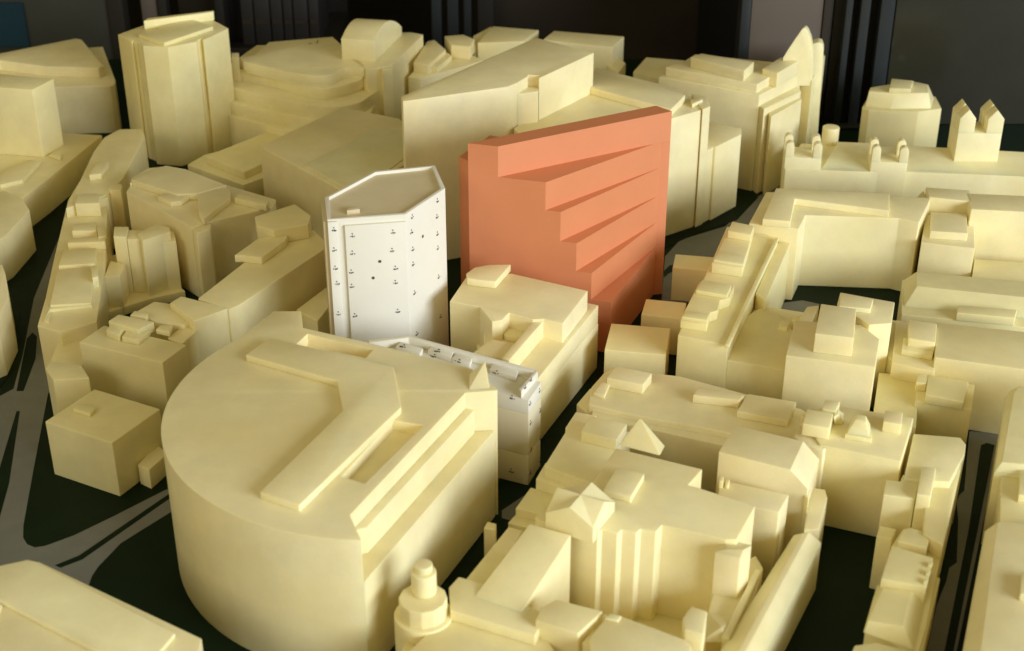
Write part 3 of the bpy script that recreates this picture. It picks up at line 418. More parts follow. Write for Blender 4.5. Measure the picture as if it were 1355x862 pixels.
B('mansard_range','long cream range model with a sloped mansard roof on the right edge','building model',None,'cream',[
 ('main_block','P',(0,4.5,[(38.42,125.57),(54.04,121.79),(56.95,130.21),(40.36,133.34)],[]),None,None),
 ('mansard_roof','F',(4.5,[(39.04,127.2),(54.68,123.66),(57.12,130.73),(40.28,132.99)],5.6,[(40.76,129.55),(55.3,126.04),(56.57,129.72),(41.51,132.86)]),None,None),
 ('roof_box','P',(4.5,5.4,[(43.35,124.16),(48.68,123.05),(49.44,124.8),(43.94,125.77)],[]),None,None),
])
B('long_right_range','long cream range model with stepped roof boxes at its left end','building model',None,'cream',[
 ('main_block','P',(0,7.0,[(37.94,112.42),(49.18,109.03),(51.67,116.26),(39.89,119.09)],[]),None,None),
 ('end_block','P',(0,5.9,[(34.44,113.4),(37.92,111.75),(40.42,119.19),(36.83,121.79)],[]),None,None),
 ('roof_box','P',(5.9,7.35,[(36.27,115.33),(38.51,114.53),(39.61,118.2),(37.17,119.03)],[]),None,None),
 ('roof_step','P',(5.9,6.5,[(35.57,114.72),(38.14,113.73),(38.98,115.87),(36.34,117.04)],[]),None,None),
 ('side_step','P',(0,5.5,[(34.36,115.52),(34.79,114.39),(37.13,122.24),(36.63,122.55)],[]),None,None),
])
B('flat_roof_block','low cream block model with an overhanging roof box near the right street','building model',None,'cream',[
 ('main_block','P',(0,4.9,[(35.43,108.29),(39.98,106.76),(41.5,111.18),(36.93,112.94)],[]),None,None),
 ('low_wing','P',(0,4.3,[(31.18,105.86),(34.73,104.88),(37.23,113.57),(33.69,114.4)],[]),None,None),
 ('roof_box','P',(4.9,5.800000000000001,[(36.13,107.88),(39.1,106.67),(40.54,110.17),(37.23,111.38)],[]),None,None),
 ('rear_box','P',(4.9,5.75,[(35.84,110.12),(36.71,109.86),(37.31,111.4),(36.51,111.74)],[]),None,None),
])
B('tall_box_building','tall cream box building model with a square roof box above the white front wall','building model',None,'cream',[
 ('main_block','P',(0,8.7,[(23.97,109.72),(31.32,107.65),(32.85,112.7),(31.82,115.44),(25.92,116.32)],[]),None,None),
 ('roof_box','P',(8.7,10.6,[(26.43,110.24),(29.65,109.41),(31.04,114.91),(28.04,115.95)],[]),None,None),
 ('rear_block','P',(0,9.1,[(32.29,114.68),(34.41,114.97),(35.68,119.19),(33.88,119.97),(31.02,121.23),(30.26,118.88)],[]),None,None),
 ('rear_step','P',(9.1,9.6,[(30.06,117.44),(32.85,116.84),(33.56,118.83),(30.8,120.07)],[]),None,None),
 ('side_block','P',(0,7.6,[(26.22,117.51),(27.08,116.03),(29.22,121.49),(28.01,121.18)],[]),None,None),
])
B('parapet_row','cream row model with a long bright parapet and stepped roof tiers in the middle right','building model',None,'cream',[
 ('main_block','P',(0,7.35,[(15.22,115.91),(19.55,114.04),(27.94,137.24),(25.59,139.56),(22.96,140.35),(20.04,131.0)],[]),None,None),
 ('parapet','P',(7.35,7.699999999999999,[(19.19,113.54),(19.58,113.4),(27.89,136.67),(27.53,136.86)],[]),None,None),
 ('roof_tier','P',(7.35,8.35,[(15.55,117.28),(17.94,116.54),(18.45,118.49),(19.21,118.95),(19.68,120.97),(20.7,121.6),(21.48,124.18),(18.57,125.5),(18.13,124.84)],[]),None,None),
 ('roof_tier','P',(7.35,8.549999999999999,[(19.87,129.01),(22.81,127.97),(23.31,129.89),(23.92,132.04),(25.37,137.66),(23.31,138.83),(22.32,136.12),(20.74,131.14)],[]),None,None),
 ('roof_box','P',(8.549999999999999,9.35,[(22.15,134.73),(24.42,133.79),(25.07,136.06),(22.96,137.21)],[]),None,None),
 ('roof_box','P',(8.549999999999999,8.9,[(19.97,128.8),(22.82,127.76),(23.35,129.86),(20.75,130.75)],[]),None,None),
 ('roof_box','P',(8.35,8.75,[(15.6,116.97),(17.87,116.23),(18.25,117.57),(16.22,118.18)],[]),None,None),
 ('roof_box','P',(8.35,8.799999999999999,[(17.52,122.3),(20.32,121.19),(21.03,123.27),(18.42,124.42)],[]),None,None),
 ('inner_pier','P',(5.0,6.0,[(25.27,120.21),(26.08,119.91),(26.5,121.13),(25.76,121.44)],[]),None,None),
 ('inner_pier','P',(5.0,6.0,[(26.77,121.44),(27.58,121.13),(28.02,122.38),(27.28,122.69)],[]),None,None),
 ('low_roof','P',(0,5.6,[(19.18,114.49),(24.73,112.55),(26.66,119.75),(26.33,122.05),(24.64,125.22),(22.45,122.83)],[]),None,None),
 ('rear_wall','P',(0,6.7,[(23.9,125.84),(24.59,124.05),(29.31,137.52),(28.25,138.28)],[]),None,None),
 ('inner_range','P',(0,5.0,[(22.43,122.4),(28.35,120.86),(29.43,124.77),(26.29,125.9),(24.12,126.39)],[]),None,None),
])
B('small_box','cream box model lowest of the three boxes beside the orange tower','building model','boxes beside the orange tower','cream',[
 ('main_block','P',(0,4.8,[(8.68,117.79),(14.32,116.78),(15.28,122.08),(9.63,123.09)],[]),None,None),
])
B('small_box','cream box model in the middle of the three boxes beside the orange tower','building model','boxes beside the orange tower','cream',[
 ('main_block','P',(0,4.2,[(12.8,126.06),(16.78,125.18),(17.55,128.62),(13.56,129.5)],[]),None,None),
])
B('small_box','orange tinted box model farthest of the three boxes beside the orange tower','building model','boxes beside the orange tower','cream',[
 ('main_block','P',(0,3.87,[(17.04,137.44),(21.35,136.61),(22.01,140.01),(17.7,140.84)],[]),None,None),
])
B('rounded_row','cream row model with three flat roof boxes and a soft rounded front edge','building model',None,'cream',[
 ('main_block','P',(0,5.6,[(6.64,106.62),(11.12,104.5),(16.69,102.57),(23.32,99.76),(25.2,98.85),(26.41,103.53),(24.9,105.86),(23.71,106.49),(15.06,111.46),(9.06,112.82),(8.33,112.14),(7.05,109.59)],[]),None,None),
 ('front_slope','P',(0,5.0,[(6.87,105.47),(11.09,103.76),(16.58,101.39),(23.18,98.65),(24.08,100.92),(16.96,104.49),(11.35,106.98),(7.13,108.25)],[]),None,None),
 ('roof_box','P',(5.6,6.6,[(8.35,109.46),(11.44,108.21),(12.41,110.26),(9.29,111.61)],[]),None,None),
 ('roof_box','P',(5.6,6.3999999999999995,[(15.65,106.81),(19.51,105.92),(20.1,106.81),(16.34,108.23)],[]),None,None),
 ('roof_box','P',(5.6,6.3,[(19.11,104.34),(23.21,102.76),(24.44,105.84),(20.49,107.23)],[]),None,None),
 ('roof_step','P',(5.6,6.0,[(7.09,107.87),(8.05,107.35),(8.63,109.43),(7.99,109.83)],[]),None,None),
 ('end_block','P',(0,4.4,[(5.7,108.6),(6.93,106.45),(8.43,113.26),(6.96,111.23)],[]),None,None),
])
B('folded_facade_block','cream block model with four folded vertical ribs and a cross gabled corner turret','building model',None,'cream',[
 ('main_block','P',(0,8.5,[(3.33,85.67),(6.15,83.92),(6.5,84.38),(7.55,83.83),(7.92,84.38),(8.92,83.96),(9.28,84.47),(10.34,84.1),(10.85,84.93),(15.22,83.2),(16.02,83.2),(17.96,87.28),(14.32,89.53),(13.32,90.03),(14.63,92.18),(8.17,95.16),(6.16,90.54)],[]),None,None),
 ('roof_box','P',(8.5,9.1,[(6.77,88.56),(8.78,87.58),(10.04,90.66),(8.04,91.59)],[]),None,None),
 ('gabled_turret','M',([(2.43,85.3,7.9),(5.78,83.46,7.9),(7.53,86.64,7.9),(4.18,88.48,7.9),(2.43,85.3,9.3),(5.78,83.46,9.3),(7.53,86.64,9.3),(4.18,88.48,9.3),(4.11,84.38,10.45),(6.65,85.05,10.45),(5.85,87.56,10.45),(3.3,86.89,10.45),(4.98,85.97,10.45)],[(3,2,1,0),(0,1,5,8,4),(4,8,12),(8,5,12),(1,2,6,9,5),(5,9,12),(9,6,12),(2,3,7,10,6),(6,10,12),(10,7,12),(3,0,4,11,7),(7,11,12),(11,4,12)]),None,0.02),
 ('pyramid_roof','M',([(8.44,95.6,8.5),(11.52,94.08,8.5),(12.06,95.49,8.5),(9.3,96.82,8.5),(10.18,97.36,10.0)],[(0,1,4),(1,2,4),(2,3,4),(3,0,4)]),None,None),
])
B('shed_roof_block','low cream block model with one flat roof box beside the small white pyramid','building model',None,'cream',[
 ('main_block','P',(0,6.0,[(6.27,93.9),(8.48,98.69),(9.92,101.46),(5.08,103.37),(4.44,101.46),(2.58,96.36)],[]),None,None),
 ('front_step','P',(0,5.0,[(5.82,93.89),(6.37,95.37),(2.75,98.42),(1.91,96.01)],[]),None,None),
 ('roof_box','P',(6.0,7.0,[(8.5,98.61),(9.54,101.16),(6.54,102.47),(5.68,99.99)],[]),None,None),
 ('side_step','P',(0,5.3,[(5.21,101.62),(7.3,105.23),(5.51,105.86),(4.51,103.28)],[]),None,None),
])
B('low_corner_block','low plain cream box model at the street corner left of the gabled turret','building model',None,'cream',[
 ('main_block','P',(0,4.0,[(3.4,92.24),(4.09,95.23),(1.5,96.3),(0.27,93.36)],[]),None,None),
 ('front_step','P',(0,3.2,[(2.62,91.25),(3.44,93.36),(0.76,94.59),(-0.33,92.55)],[]),None,None),
 ('link_block','P',(0,6.6,[(3.51,87.08),(3.82,88.03),(2.56,90.18),(1.73,88.41)],[]),None,None),
])
B('round_tower_block','cream block model with a round column tower at the bottom centre','building model',None,'cream',[
 ('main_block','P',(0,5.4,[(-5.7,69.97),(0.59,67.94),(4.08,72.08),(2.19,76.58),(-1.44,78.57),(-4.3,79.31),(-5.32,77.37),(-6.98,74.89)],[]),None,None),
 ('roof_step','P',(5.4,6.3,[(-4.24,78.04),(1.55,75.36),(2.41,77.56),(-2.0,81.02),(-3.79,81.79),(-4.44,80.6)],[]),None,0.1),
 ('sloping_roof','M',([(-2.66,79.51,6.3),(0.65,77.8,6.3),(4.27,84.15,8.2),(1.29,85.53,8.2),(-2.66,79.51,0.0),(0.65,77.8,0.0),(4.27,84.15,0.0),(1.29,85.53,0.0)],[(0,1,2,3),(7,6,5,4),(1,0,4,5),(2,1,5,6),(3,2,6,7),(0,3,7,4)]),None,None),
 ('yard_floor','P',(0,0.35,[(2.18,73.25),(13.71,73.25),(15.87,81.73),(16.09,85.51),(6.38,84.98),(1.22,79.29)],[]),None,None),
 ('side_strip','P',(0,4.9,[(-3.57,82.8),(-2.04,82.28),(0.83,89.22),(-0.26,89.7)],[]),None,None),
 ('front_ledge','P',(0,4.9,[(-5.15,68.46),(0.12,68.46),(1.12,72.64),(-4.49,75.93),(-6.14,74.11)],[]),None,None),
 ('drum_base','C',(0,5.6,(-6.14,78.56),2.05,32,0),None,None),
 ('drum','C',(5.4,7.0,(-6.14,78.56),1.69,12,0),None,None),
 ('column','C',(7.0,8.75,(-6.08,79.23),0.88,24,0),None,None),
 ('column_cap','C',(8.75,9.3,(-6.07,79.31),0.63,24,0),None,None),
 ('corner_pilaster','P',(0,4.6,[(-7.01,74.9),(-6.53,75.51),(-6.71,76.67),(-7.28,76.75),(-7.53,75.82)],[]),None,None),
])
B('street_pillar','thin upright cream pillar model beside the dark street gap at the bottom centre','building model',None,'cream',[
 ('shaft','P',(0,4.2,[(-1.25,90.18),(-1.2,91.06),(-1.91,91.36),(-2.19,90.47)],[]),None,None),
])
B('front_box_block','cream box model at the bottom edge in front of the folded ribs','building model',None,'cream',[
 ('main_block','P',(0,6.9,[(4.41,74.88),(6.2,77.23),(3.05,78.52),(2.09,77.71),(1.56,76.28)],[]),None,None),
 ('link_block','P',(0,6.1,[(5.26,74.38),(6.97,77.48),(6.37,77.96),(4.68,74.99)],[]),None,None),
 ('wide_box','P',(0,6.8,[(5.44,70.52),(11.35,70.52),(11.84,73.71),(11.43,74.47),(7.52,76.79),(6.61,77.11),(5.1,74.47)],[]),None,None),
 ('roof_stub','P',(6.8,7.0,[(7.15,76.08),(7.45,76.63),(6.7,76.94),(6.26,76.39)],[]),None,None),
])
B('corner_pillar','square cream pillar model with a cut corner at the bottom edge','building model',None,'cream',[
 ('shaft','P',(0,7.2,[(11.51,74.98),(12.7,74.45),(13.24,76.86),(12.23,77.42),(11.48,76.15)],[]),None,None),
])
B('gabled_gate_tower','square cream tower model with a small gable right of the folded ribs','building model',None,'cream',[
 ('main_block','P',(0,7.9,[(14.39,82.49),(16.15,81.88),(17.16,83.29),(15.47,84.01)],[]),None,None),
 ('gable_roof','M',([(14.39,82.49,7.9),(16.15,81.88,7.9),(17.16,83.29,7.9),(15.47,84.01,7.9),(15.06,82.02,8.45),(16.34,82.02,8.45)],[(0,1,5,4),(1,2,5),(2,3,4,5),(3,0,4)]),None,0.02),
 ('lower_wing','P',(0,4.2,[(13.82,80.03),(16.62,79.46),(18.61,85.48),(18.29,87.03),(15.16,84.76)],[]),None,None),
 ('wing_roof','M',([(13.95,80.28,4.2),(15.89,79.95,4.2),(14.89,77.22,4.2),(12.91,77.22,4.2),(14.5,77.85,5.0)],[(0,1,4),(1,2,4),(2,3,4),(3,0,4)]),None,None),
 ('side_ledge','P',(0,4.8,[(14.42,77.14),(14.91,76.9),(18.24,84.43),(17.89,84.7)],[]),None,None),
])
B('long_pitched_building','long narrow cream building model with a sloped roof beside the large dark courtyard','building model',None,'cream',[
 ('pitched_roof','F',(4.5,[(23.42,88.23),(21.47,89.18),(11.43,70.94),(14.57,70.59)],5.5,[(22.4,88.2),(21.8,88.01),(12.61,69.86),(13.17,69.72)]),None,0.08),
 ('main_block','P',(0,4.5,[(23.42,88.23),(21.47,89.18),(11.43,70.94),(14.57,70.59)],[]),None,None),
 ('valley_strip','P',(0,4.7,[(12.13,70.73),(12.62,70.73),(21.5,88.15),(21.01,87.96)],[]),None,None),
])
B('hipped_end_block','tall cream block model with one bright hipped roof end above the long pitched building','building model',None,'cream',[
 ('main_block','M',([(16.16,94.46,8.6),(21.33,91.92,8.6),(23.05,95.99,8.6),(17.99,98.36,8.6),(22.82,91.86,6.9),(24.47,95.98,6.9),(16.16,94.46,0.0),(22.82,91.86,0.0),(24.47,95.98,0.0),(17.99,98.36,0.0)],[(0,1,2,3),(1,4,5,2),(0,6,7,4,1),(4,7,8,5),(5,8,9,3,2),(3,9,6,0)]),None,0.04),
 ('roof_pier','P',(0,7.6,[(15.96,91.96),(16.24,91.86),(16.38,92.48),(16.1,92.58)],[]),None,0.03),
 ('roof_pier','P',(0,7.3,[(16.44,91.89),(16.66,91.79),(16.87,92.51),(16.59,92.61)],[]),None,0.03),
 ('front_annexe','P',(0,6.9,[(15.78,91.05),(17.88,89.55),(20.09,88.77),(21.22,91.05),(16.33,93.1)],[]),None,None),
 ('corner_turret','P',(0,7.4,[(23.5,97.2),(24.88,96.53),(25.87,97.87),(24.77,99.82),(23.56,100.28),(22.82,98.55)],[]),None,None),
 ('end_block','P',(0,4.9,[(22.24,89.22),(23.43,89.41),(24.86,93.52),(24.9,94.67),(23.82,94.98)],[]),None,None),
 ('rear_link','P',(0,6.3,[(22.85,91.41),(24.52,97.22),(23.52,97.78),(21.8,93.46)],[]),None,None),
])
B('crowned_row_block','cream row model with small roof boxes and a half cone lump on top','building model',None,'cream',[
 ('main_block','P',(0,7.6,[(24.67,97.11),(25.49,96.66),(30.55,94.59),(33.18,101.14),(26.77,103.18),(23.98,101.73)],[]),None,None),
 ('roof_box','P',(7.6,8.7,[(23.41,98.43),(25.47,97.74),(26.23,100.06),(24.2,100.77)],[]),None,None),
 ('roof_box','P',(7.6,8.7,[(25.44,100.77),(26.46,100.29),(27.17,101.97),(25.97,102.21)],[]),None,None),
 ('roof_lump','F',(7.6,[(26.41,100.08),(27.15,100.08),(27.58,101.85),(26.98,102.33)],8.6,[(26.13,99.52),(26.68,100.1),(26.8,100.69),(26.5,101.05)]),None,None),
 ('low_box','P',(7.6,8.049999999999999,[(26.78,97.87),(28.81,97.19),(29.15,99.24),(27.72,100.06)],[]),None,None),
 ('half_cone','F',(8.049999999999999,[(26.92,97.98),(28.68,97.41),(29.17,99.36),(27.69,99.94)],8.9,[(27.73,98.8),(28.51,98.45),(28.71,99.38),(28.02,99.61)]),None,None),
 ('tall_box','P',(7.6,8.6,[(30.05,98.94),(31.41,98.47),(31.98,100.34),(30.61,100.69)],[]),None,None),
])
B('street_row_block','cream row model with a cut corner along the right hand street','building model',None,'cream',[
 ('main_block','P',(0,6.9,[(31.61,93.0),(34.02,92.79),(36.33,96.86),(36.77,98.2),(36.62,99.22),(35.85,99.34),(32.94,99.8),(30.54,93.2)],[]),None,None),
 ('street_strip','P',(0,6.3,[(30.56,86.92),(31.63,85.44),(36.62,97.78),(34.23,93.25),(32.46,93.46)],[]),None,None),
 ('inner_box','P',(0,7.4,[(30.79,90.43),(31.8,90.13),(33.22,94.04),(32.15,94.25)],[]),None,None),
 ('left_block','P',(0,6.800000000000001,[(28.5,91.19),(30.81,90.69),(31.94,93.56),(30.68,93.98),(30.22,93.04),(29.21,93.25)],[]),None,None),
 ('side_step','P',(0,5.0,[(27.57,88.41),(28.6,87.93),(29.26,89.27),(28.14,89.66)],[]),None,None),
])
B('stepped_roof_row','cream row model with one stepped roof and one hipped roof at the bottom right','building model',None,'cream',[
 ('main_block','P',(0,5.0,[(26.47,75.51),(27.51,75.35),(28.65,77.85),(32.14,86.9),(33.21,90.25),(31.81,88.89),(29.78,89.27),(28.43,87.18),(26.69,83.02),(24.54,78.17)],[]),None,None),
 ('roof_tier','P',(5.0,6.1,[(28.52,86.26),(30.41,85.34),(31.22,87.19),(29.89,87.95),(29.28,87.76)],[]),None,None),
 ('stepped_roof','P',(5.0,6.6,[(26.07,81.15),(29.04,80.22),(30.39,83.59),(27.73,85.03)],[]),None,None),
 ('roof_tooth','P',(6.6,6.85,[(29.66,82.38),(29.91,82.29),(30.13,82.73),(29.89,82.82)],[]),None,0.03),
 ('roof_tooth','P',(6.6,6.85,[(29.26,81.43),(29.51,81.34),(29.72,81.77),(29.48,81.86)],[]),None,0.03),
 ('roof_tooth','P',(6.6,6.85,[(28.86,80.49),(29.11,80.41),(29.32,80.83),(29.08,80.92)],[]),None,0.03),
 ('hipped_roof','F',(5.0,[(24.13,77.22),(27.2,75.35),(29.68,81.47),(26.25,82.5)],6.0,[(24.34,77.28),(26.64,76.73),(28.12,80.47),(26.2,80.89)]),None,None),
 ('street_strip','P',(0,4.6,[(27.11,75.82),(27.8,75.51),(31.22,83.8),(30.84,84.06)],[]),None,None),
])
B('bottom_row_block','cream row model cut by the bottom edge next to the right street','building model',None,'cream',[
 ('main_block','P',(0,5.4,[(20.72,69.97),(25.09,69.97),(26.78,74.89),(24.7,75.81),(23.15,75.5),(22.36,73.91)],[]),None,None),
])
B('right_edge_block','cream block model on the right edge with a lower front terrace','building model',None,'cream',[
 ('main_block','F',(7.0,[(44.62,92.43),(49.31,105.67),(43.89,106.95),(42.82,106.44),(42.09,105.3),(37.83,94.0)],7.7,[(44.27,93.48),(48.3,105.0),(43.65,106.14),(43.19,105.89),(42.59,105.0),(38.35,94.33)]),None,0.08),
 ('wall_block','P',(0,6.98,[(44.64,92.46),(49.33,105.71),(43.91,106.98),(42.83,106.47),(42.1,105.33),(37.84,94.03)],[]),None,0.02),
 ('front_terrace','P',(0,6.7,[(42.17,86.94),(44.61,93.92),(38.64,94.77),(36.46,87.89)],[]),None,None),
 ('roof_box','P',(6.7,7.4,[(38.52,90.33),(41.34,89.83),(42.54,93.4),(39.69,93.72)],[]),None,None),
])
B('right_bottom_block','large plain cream block model in the bottom right corner','building model',None,'cream',[
 ('roof_slab','F',(7.0,[(35.92,86.81),(34.81,86.25),(27.36,67.57),(36.5,65.61),(42.75,85.6)],8.0,[(35.77,86.08),(35.43,85.9),(28.4,67.15),(35.7,65.2),(41.85,85.15)]),None,0.08),
 ('main_block','P',(0,6.98,[(35.93,86.84),(34.82,86.27),(27.37,67.59),(36.51,65.63),(42.77,85.62)],[]),None,0.02),
 ('roof_box','P',(8.0,8.6,[(34.25,76.96),(35.68,76.64),(36.48,79.09),(35.1,79.34)],[]),None,None),
])
B('bottom_left_block','cream slab model with a sunken roof court in the bottom left corner','building model',None,'cream',[
 ('main_block','P',(0,6.65,[(-34.38,66.62),(-22.26,66.62),(-20.57,72.85),(-20.68,74.72),(-33.93,83.04),(-34.81,83.08),(-36.54,82.38),(-39.39,81.26)],[]),None,None),
 ('roof_slab','P',(6.65,7.0,[(-38.86,79.88),(-34.92,78.07),(-27.2,73.04),(-23.26,72.45),(-22.43,74.84),(-33.97,82.62),(-34.68,82.84),(-36.41,82.14),(-39.23,80.98)],[]),None,0.08),
 ('roof_band','P',(6.65,6.9,[(-37.4,75.57),(-34.86,75.57),(-34.95,77.95),(-36.4,78.76),(-38.21,77.95)],[]),None,None),
])

# ------------------------------------------------------------------ printed marks and drilled holes
MARKS=[
 ('white_tower','mark',(-14.26,117.37,16.79),(0.986,0.168,0.0),(0.0,0.0,1.0),0.5),
 ('white_tower','mark',(-10.67,117.98,16.85),(0.986,0.168,0.0),(0.0,0.0,1.0),0.5),
 ('white_tower','mark',(-14.35,117.35,15.07),(0.986,0.168,0.0),(0.0,0.0,1.0),0.5),
 ('white_tower','mark',(-10.81,117.95,15.06),(0.986,0.168,0.0),(0.0,0.0,1.0),0.5),
 ('white_tower','mark',(-14.55,117.32,13.2),(0.986,0.168,0.0),(0.0,0.0,1.0),0.5),
 ('white_tower','mark',(-10.59,117.99,13.25),(0.986,0.168,0.0),(0.0,0.0,1.0),0.5),
 ('white_tower','mark',(-14.58,117.31,11.76),(0.986,0.168,0.0),(0.0,0.0,1.0),0.5),
 ('white_tower','mark',(-10.65,117.98,11.81),(0.986,0.168,0.0),(0.0,0.0,1.0),0.5),
 ('white_tower','mark',(-14.45,117.33,8.72),(0.986,0.168,0.0),(0.0,0.0,1.0),0.5),
 ('white_tower','mark',(-10.53,118.0,8.83),(0.986,0.168,0.0),(0.0,0.0,1.0),0.5),
 ('white_tower','mark',(-15.84,117.12,17.48),(0.986,0.168,0.0),(0.0,0.0,1.0),0.5),
 ('white_tower','mark',(-15.95,117.1,15.51),(0.986,0.168,0.0),(0.0,0.0,1.0),0.5),
 ('white_tower','mark',(-15.95,117.1,13.68),(0.986,0.168,0.0),(0.0,0.0,1.0),0.5),
 ('white_tower','mark',(-15.88,117.11,12.14),(0.986,0.168,0.0),(0.0,0.0,1.0),0.5),
 ('white_tower','mark',(-15.92,117.1,9.04),(0.986,0.168,0.0),(0.0,0.0,1.0),0.5),
 ('white_tower','mark',(-9.02,119.47,17.71),(0.477,0.879,0.0),(0.0,0.0,1.0),0.52),
 ('white_tower','mark',(-6.93,123.32,17.64),(0.477,0.879,0.0),(0.0,0.0,1.0),0.52),
 ('white_tower','mark',(-9.12,119.28,16.29),(0.477,0.879,0.0),(0.0,0.0,1.0),0.52),
 ('white_tower','mark',(-7.0,123.18,16.09),(0.477,0.879,0.0),(0.0,0.0,1.0),0.52),
 ('white_tower','mark',(-9.07,119.37,14.53),(0.477,0.879,0.0),(0.0,0.0,1.0),0.52),
 ('white_tower','mark',(-7.0,123.19,14.33),(0.477,0.879,0.0),(0.0,0.0,1.0),0.52),
 ('white_tower','mark',(-6.99,123.21,12.87),(0.477,0.879,0.0),(0.0,0.0,1.0),0.52),
 ('white_tower','mark',(-9.09,119.33,13.03),(0.477,0.879,0.0),(0.0,0.0,1.0),0.52),
 ('white_tower','mark',(-6.99,123.2,9.83),(0.477,0.879,0.0),(0.0,0.0,1.0),0.52),
 ('white_tower','mark',(-9.06,119.4,10.04),(0.477,0.879,0.0),(0.0,0.0,1.0),0.52),
 ('white_tower','mark',(-6.94,123.31,5.49),(0.477,0.879,0.0),(0.0,0.0,1.0),0.52),
 ('white_tower','mark',(-8.99,119.51,5.65),(0.477,0.879,0.0),(0.0,0.0,1.0),0.52),
 ('white_tower','hole',(-11.99,117.75,13.98),(0.986,0.168,0.0),(0.0,0.0,1.0),0.3),
 ('white_tower','hole',(-12.66,117.64,12.37),(0.986,0.168,0.0),(0.0,0.0,1.0),0.3),
 ('white_tower','hole',(-8.24,120.9,15.04),(0.477,0.879,0.0),(0.0,0.0,1.0),0.32),
 ('white_block','mark',(0.05,103.01,8.46),(0.916,-0.401,0.0),(0.0,0.0,1.0),0.5),
 ('white_block','mark',(-0.03,103.04,1.12),(0.916,-0.401,0.0),(0.0,0.0,1.0),0.5),
 ('white_block','mark',(1.5,102.75,8.1),(0.343,0.939,0.0),(0.0,0.0,1.0),0.52),
 ('white_block','mark',(2.33,105.03,7.98),(0.343,0.939,0.0),(0.0,0.0,1.0),0.52),
 ('white_block','mark',(1.57,102.94,6.09),(0.343,0.939,0.0),(0.0,0.0,1.0),0.52),
 ('white_block','mark',(2.41,105.24,5.87),(0.343,0.939,0.0),(0.0,0.0,1.0),0.52),
 ('white_block','mark',(1.62,103.09,3.3),(0.343,0.939,0.0),(0.0,0.0,1.0),0.52),
 ('white_block','mark',(2.44,105.31,3.05),(0.343,0.939,0.0),(0.0,0.0,1.0),0.52),
 ('white_block','mark',(1.58,102.97,1.02),(0.343,0.939,0.0),(0.0,0.0,1.0),0.52),
 ('white_block','mark',(2.46,105.37,0.73),(0.343,0.939,0.0),(0.0,0.0,1.0),0.52),
 ('white_block','mark',(1.1,103.35,9.31),(0.401,0.916,0.0),(0.0,0.0,1.0),0.5),
 ('white_block','mark',(1.6,104.51,9.37),(0.401,0.916,0.0),(0.0,0.0,1.0),0.5),
 ('white_block','mark',(-9.53,110.84,9.0),(0.883,-0.469,0.0),(0.469,0.883,0.0),0.7),
 ('white_block','mark',(-6.44,110.0,9.0),(0.883,-0.469,0.0),(0.469,0.883,0.0),0.7),
 ('white_block','mark',(-6.76,109.09,9.0),(0.883,-0.469,0.0),(0.469,0.883,0.0),0.7),
 ('white_block','mark',(-4.57,108.19,9.0),(0.883,-0.469,0.0),(0.469,0.883,0.0),0.7),
 ('white_block','mark',(-1.33,106.22,9.0),(0.883,-0.469,0.0),(0.469,0.883,0.0),0.7),
 ('curved_terrace_building','mark',(-27.95,194.27,11.0),(1.0,0.0,0.0),(0.0,1.0,0.0),0.6),
 ('curved_terrace_building','tick',(-27.09,194.99,11.0),(1.0,0.0,0.0),(0.0,1.0,0.0),1.0),
]
rm = random.Random(9)
for bname, kind, p, u, v, size in MARKS:
    e = THINGS[bname]; u = Vector(u); v = Vector(v); n = u.cross(v); bm = bmesh.new(); c = Vector(p)+n*.02
    def blob(cx, cy, hw, hh, rot=0):
        vs_ = []
        for sx, sy in ((-1, -1), (1, -1), (1, 1), (-1, 1)):
            a, b = sx*hw, sy*hh; a, b = a*math.cos(rot)-b*math.sin(rot), a*math.sin(rot)+b*math.cos(rot)
            vs_.append(c+u*((cx+a)*size)+v*((cy+b)*size))
        lo = [bm.verts.new(q*S) for q in vs_]; hi = [bm.verts.new((q+n*.015)*S) for q in vs_]
        bm.faces.new(hi); bm.faces.new(lo[::-1])
        for i in range(4): j = (i+1) % 4; bm.faces.new((lo[i], lo[j], hi[j], hi[i]))
    if kind == 'hole':
        k = 14; lo = [bm.verts.new((c+u*(size*.5*math.cos(2*math.pi*i/k))+v*(size*.5*math.sin(2*math.pi*i/k)))*S) for i in range(k)]
        bm.faces.new(lo)
        o = link('drilled_hole', bm, MT['hole'], e)
    elif kind == 'tick':
        blob(0, 0, .06, .75); o = link('printed_tick', bm, MT['ink'], e)
    else:
        blob(-.12, .32, .13, .05, .3); blob(-.05, .2, .05, .12, .2)
        for k in range(3): blob(-.36+k*.32+rm.uniform(-.05, .05), -.25+rm.uniform(-.06, .06), .11, .05+rm.uniform(0, .1), rm.uniform(-.6, .6))
        blob(rm.uniform(-.2, .2), -.42, .22, .04, rm.uniform(-.1, .1))
        o = link('printed_mark', bm, MT['ink'], e)
    o.location = -e.location

# ------------------------------------------------------------------ room behind the model
def thing(name, label, cat, loc=(0, 0, 0)):
    e = bpy.data.objects.new(name, None); C.objects.link(e); e.location = [c*S for c in loc]; e['label'] = label; e['category'] = cat; e.empty_display_size = .02
    return e
def part(e, name, m, *b, bev=.1):
    bm = bmesh.new(); box(bm, *b); o = link(name, bm, MT[m], e, bev); o.location = -e.location; return o
bm = bmesh.new(); box(bm, -220, 220, 300, 306, -76, 170); struct('wall', bm, MT['dark'])
e = thing('notice_board', 'dim olive board standing in the far left corner', 'board', (-85, 226, -76))
part(e, 'panel', 'panel', -115, -64.5, 226, 228, -76, 60); part(e, 'edge_trim', 'dark', -64.4, -62, 225.5, 229, -76, 60)
bm = bmesh.new(); box(bm, -90, -77.8, 225.5, 225.8, 1, 8.2); o = link('poster', bm, MT['teal']); o['label'] = 'small teal sheet pinned to the olive board'; o['category'] = 'poster'
e = thing('metal_post', 'slim grey upright post left of the faceted tower', 'post', (-59, 230, -76))
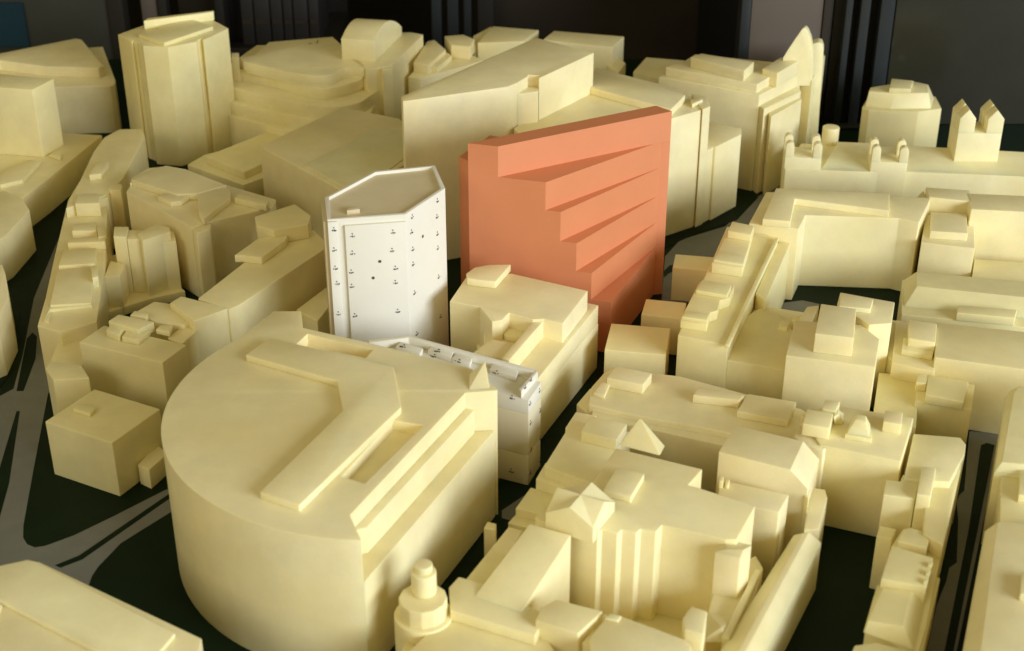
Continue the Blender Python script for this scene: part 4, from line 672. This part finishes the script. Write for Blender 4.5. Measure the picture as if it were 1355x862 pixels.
part(e, 'post', 'tanwall', -60.2, -57.6, 230, 232, -76, 60); part(e, 'side_rail', 'dark', -57.4, -56, 229.5, 232, -76, 60)
e = thing('cupboard', 'dark brown cupboard behind the faceted tower', 'cupboard', (-50, 240, -76))
part(e, 'side_panel', 'brown', -56.5, -49, 240, 280, -76, 70); part(e, 'door', 'dark', -48.8, -46, 241, 280, -76, 70)
e = thing('bookshelf', 'dark shelf of faded books behind the curved terraces', 'shelf', (-38, 236, -76))
part(e, 'shelf_board', 'dark', -48, -30, 236, 258, -5, -2.5); part(e, 'side_panel', 'dark', -49.5, -48.1, 236, 258, -76, 60); part(e, 'back_panel', 'dark', -48, -30, 258.2, 260, -76, 60)
for i, (x, w_, h) in enumerate([(-45.6, 2.0, 10), (-43.4, 2.6, 8.6), (-40.6, 1.9, 9.6), (-38.5, 1.5, 11), (-36.8, 2.4, 8.8), (-34.2, 1.6, 9.8)]):
    b = thing('book', ['pale', 'wide grey', 'slim faded', 'tall slim', 'broad low', 'rightmost slim'][i]+' book upright on the dark shelf behind the terraces', 'book', (x, 238, -2.5)); b['group'] = 'books on the dark shelf'
    part(b, 'cover', 'book', x, x+w_, 238, 252, -2.5, -2.5+h); part(b, 'spine_band', 'brown', x+.15, x+w_-.15, 237.8, 238-.02, 1.2, 1.9, bev=0)
e = thing('door_frame', 'narrow dark metal frame of several uprights behind the saddle block', 'door frame', (-8, 232, -76))
for x, w_ in ((-13.2, 1.6), (-10.6, 1.8), (-7.9, 1.2), (-5.6, 2.6)): part(e, 'upright', 'metal' if w_ < 2 else 'dark', x, x+w_, 232, 235, -76, 80)
bm = bmesh.new(); box(bm, -3, 31, 236, 238, -76, 90); o = link('dark_panel', bm, MT['brown']); o['label'] = 'wide dark brown panel behind the back row of buildings'; o['category'] = 'panel'
e = thing('wall_panel', 'tall greyish tan panel behind the pointed spire', 'panel', (38, 194, -76))
part(e, 'panel', 'tanwall', 32.8, 42.6, 194, 197, -76, 80); part(e, 'edge_trim', 'metal', 31.4, 32.7, 193.6, 197, -76, 80); part(e, 'brown_edge', 'brown', 42.7, 44.0, 193.8, 197, -76, 80)
e = thing('window_frame', 'blue grey metal window frame with three uprights left of the dark glass', 'window', (48, 191, -76))
for x, w_ in ((45.2, .9), (47.2, 1.3), (49.9, 1.9)): part(e, 'upright', 'metal', x, x+w_, 191.5, 193.5, 0.1, 80)
part(e, 'backing', 'dark', 44.2, 52.2, 194, 196, -76, 80); part(e, 'bottom_rail', 'metal', 44.2, 52.0, 189.8, 191.4, .1, .5)
part(e, 'glass_pane', 'glass', 52.1, 130, 192.0, 192.6, .1, 80, bev=0)
part(e, 'pane_backing', 'dark', 52.3, 132, 196.0, 197, -76, 80, bev=0)
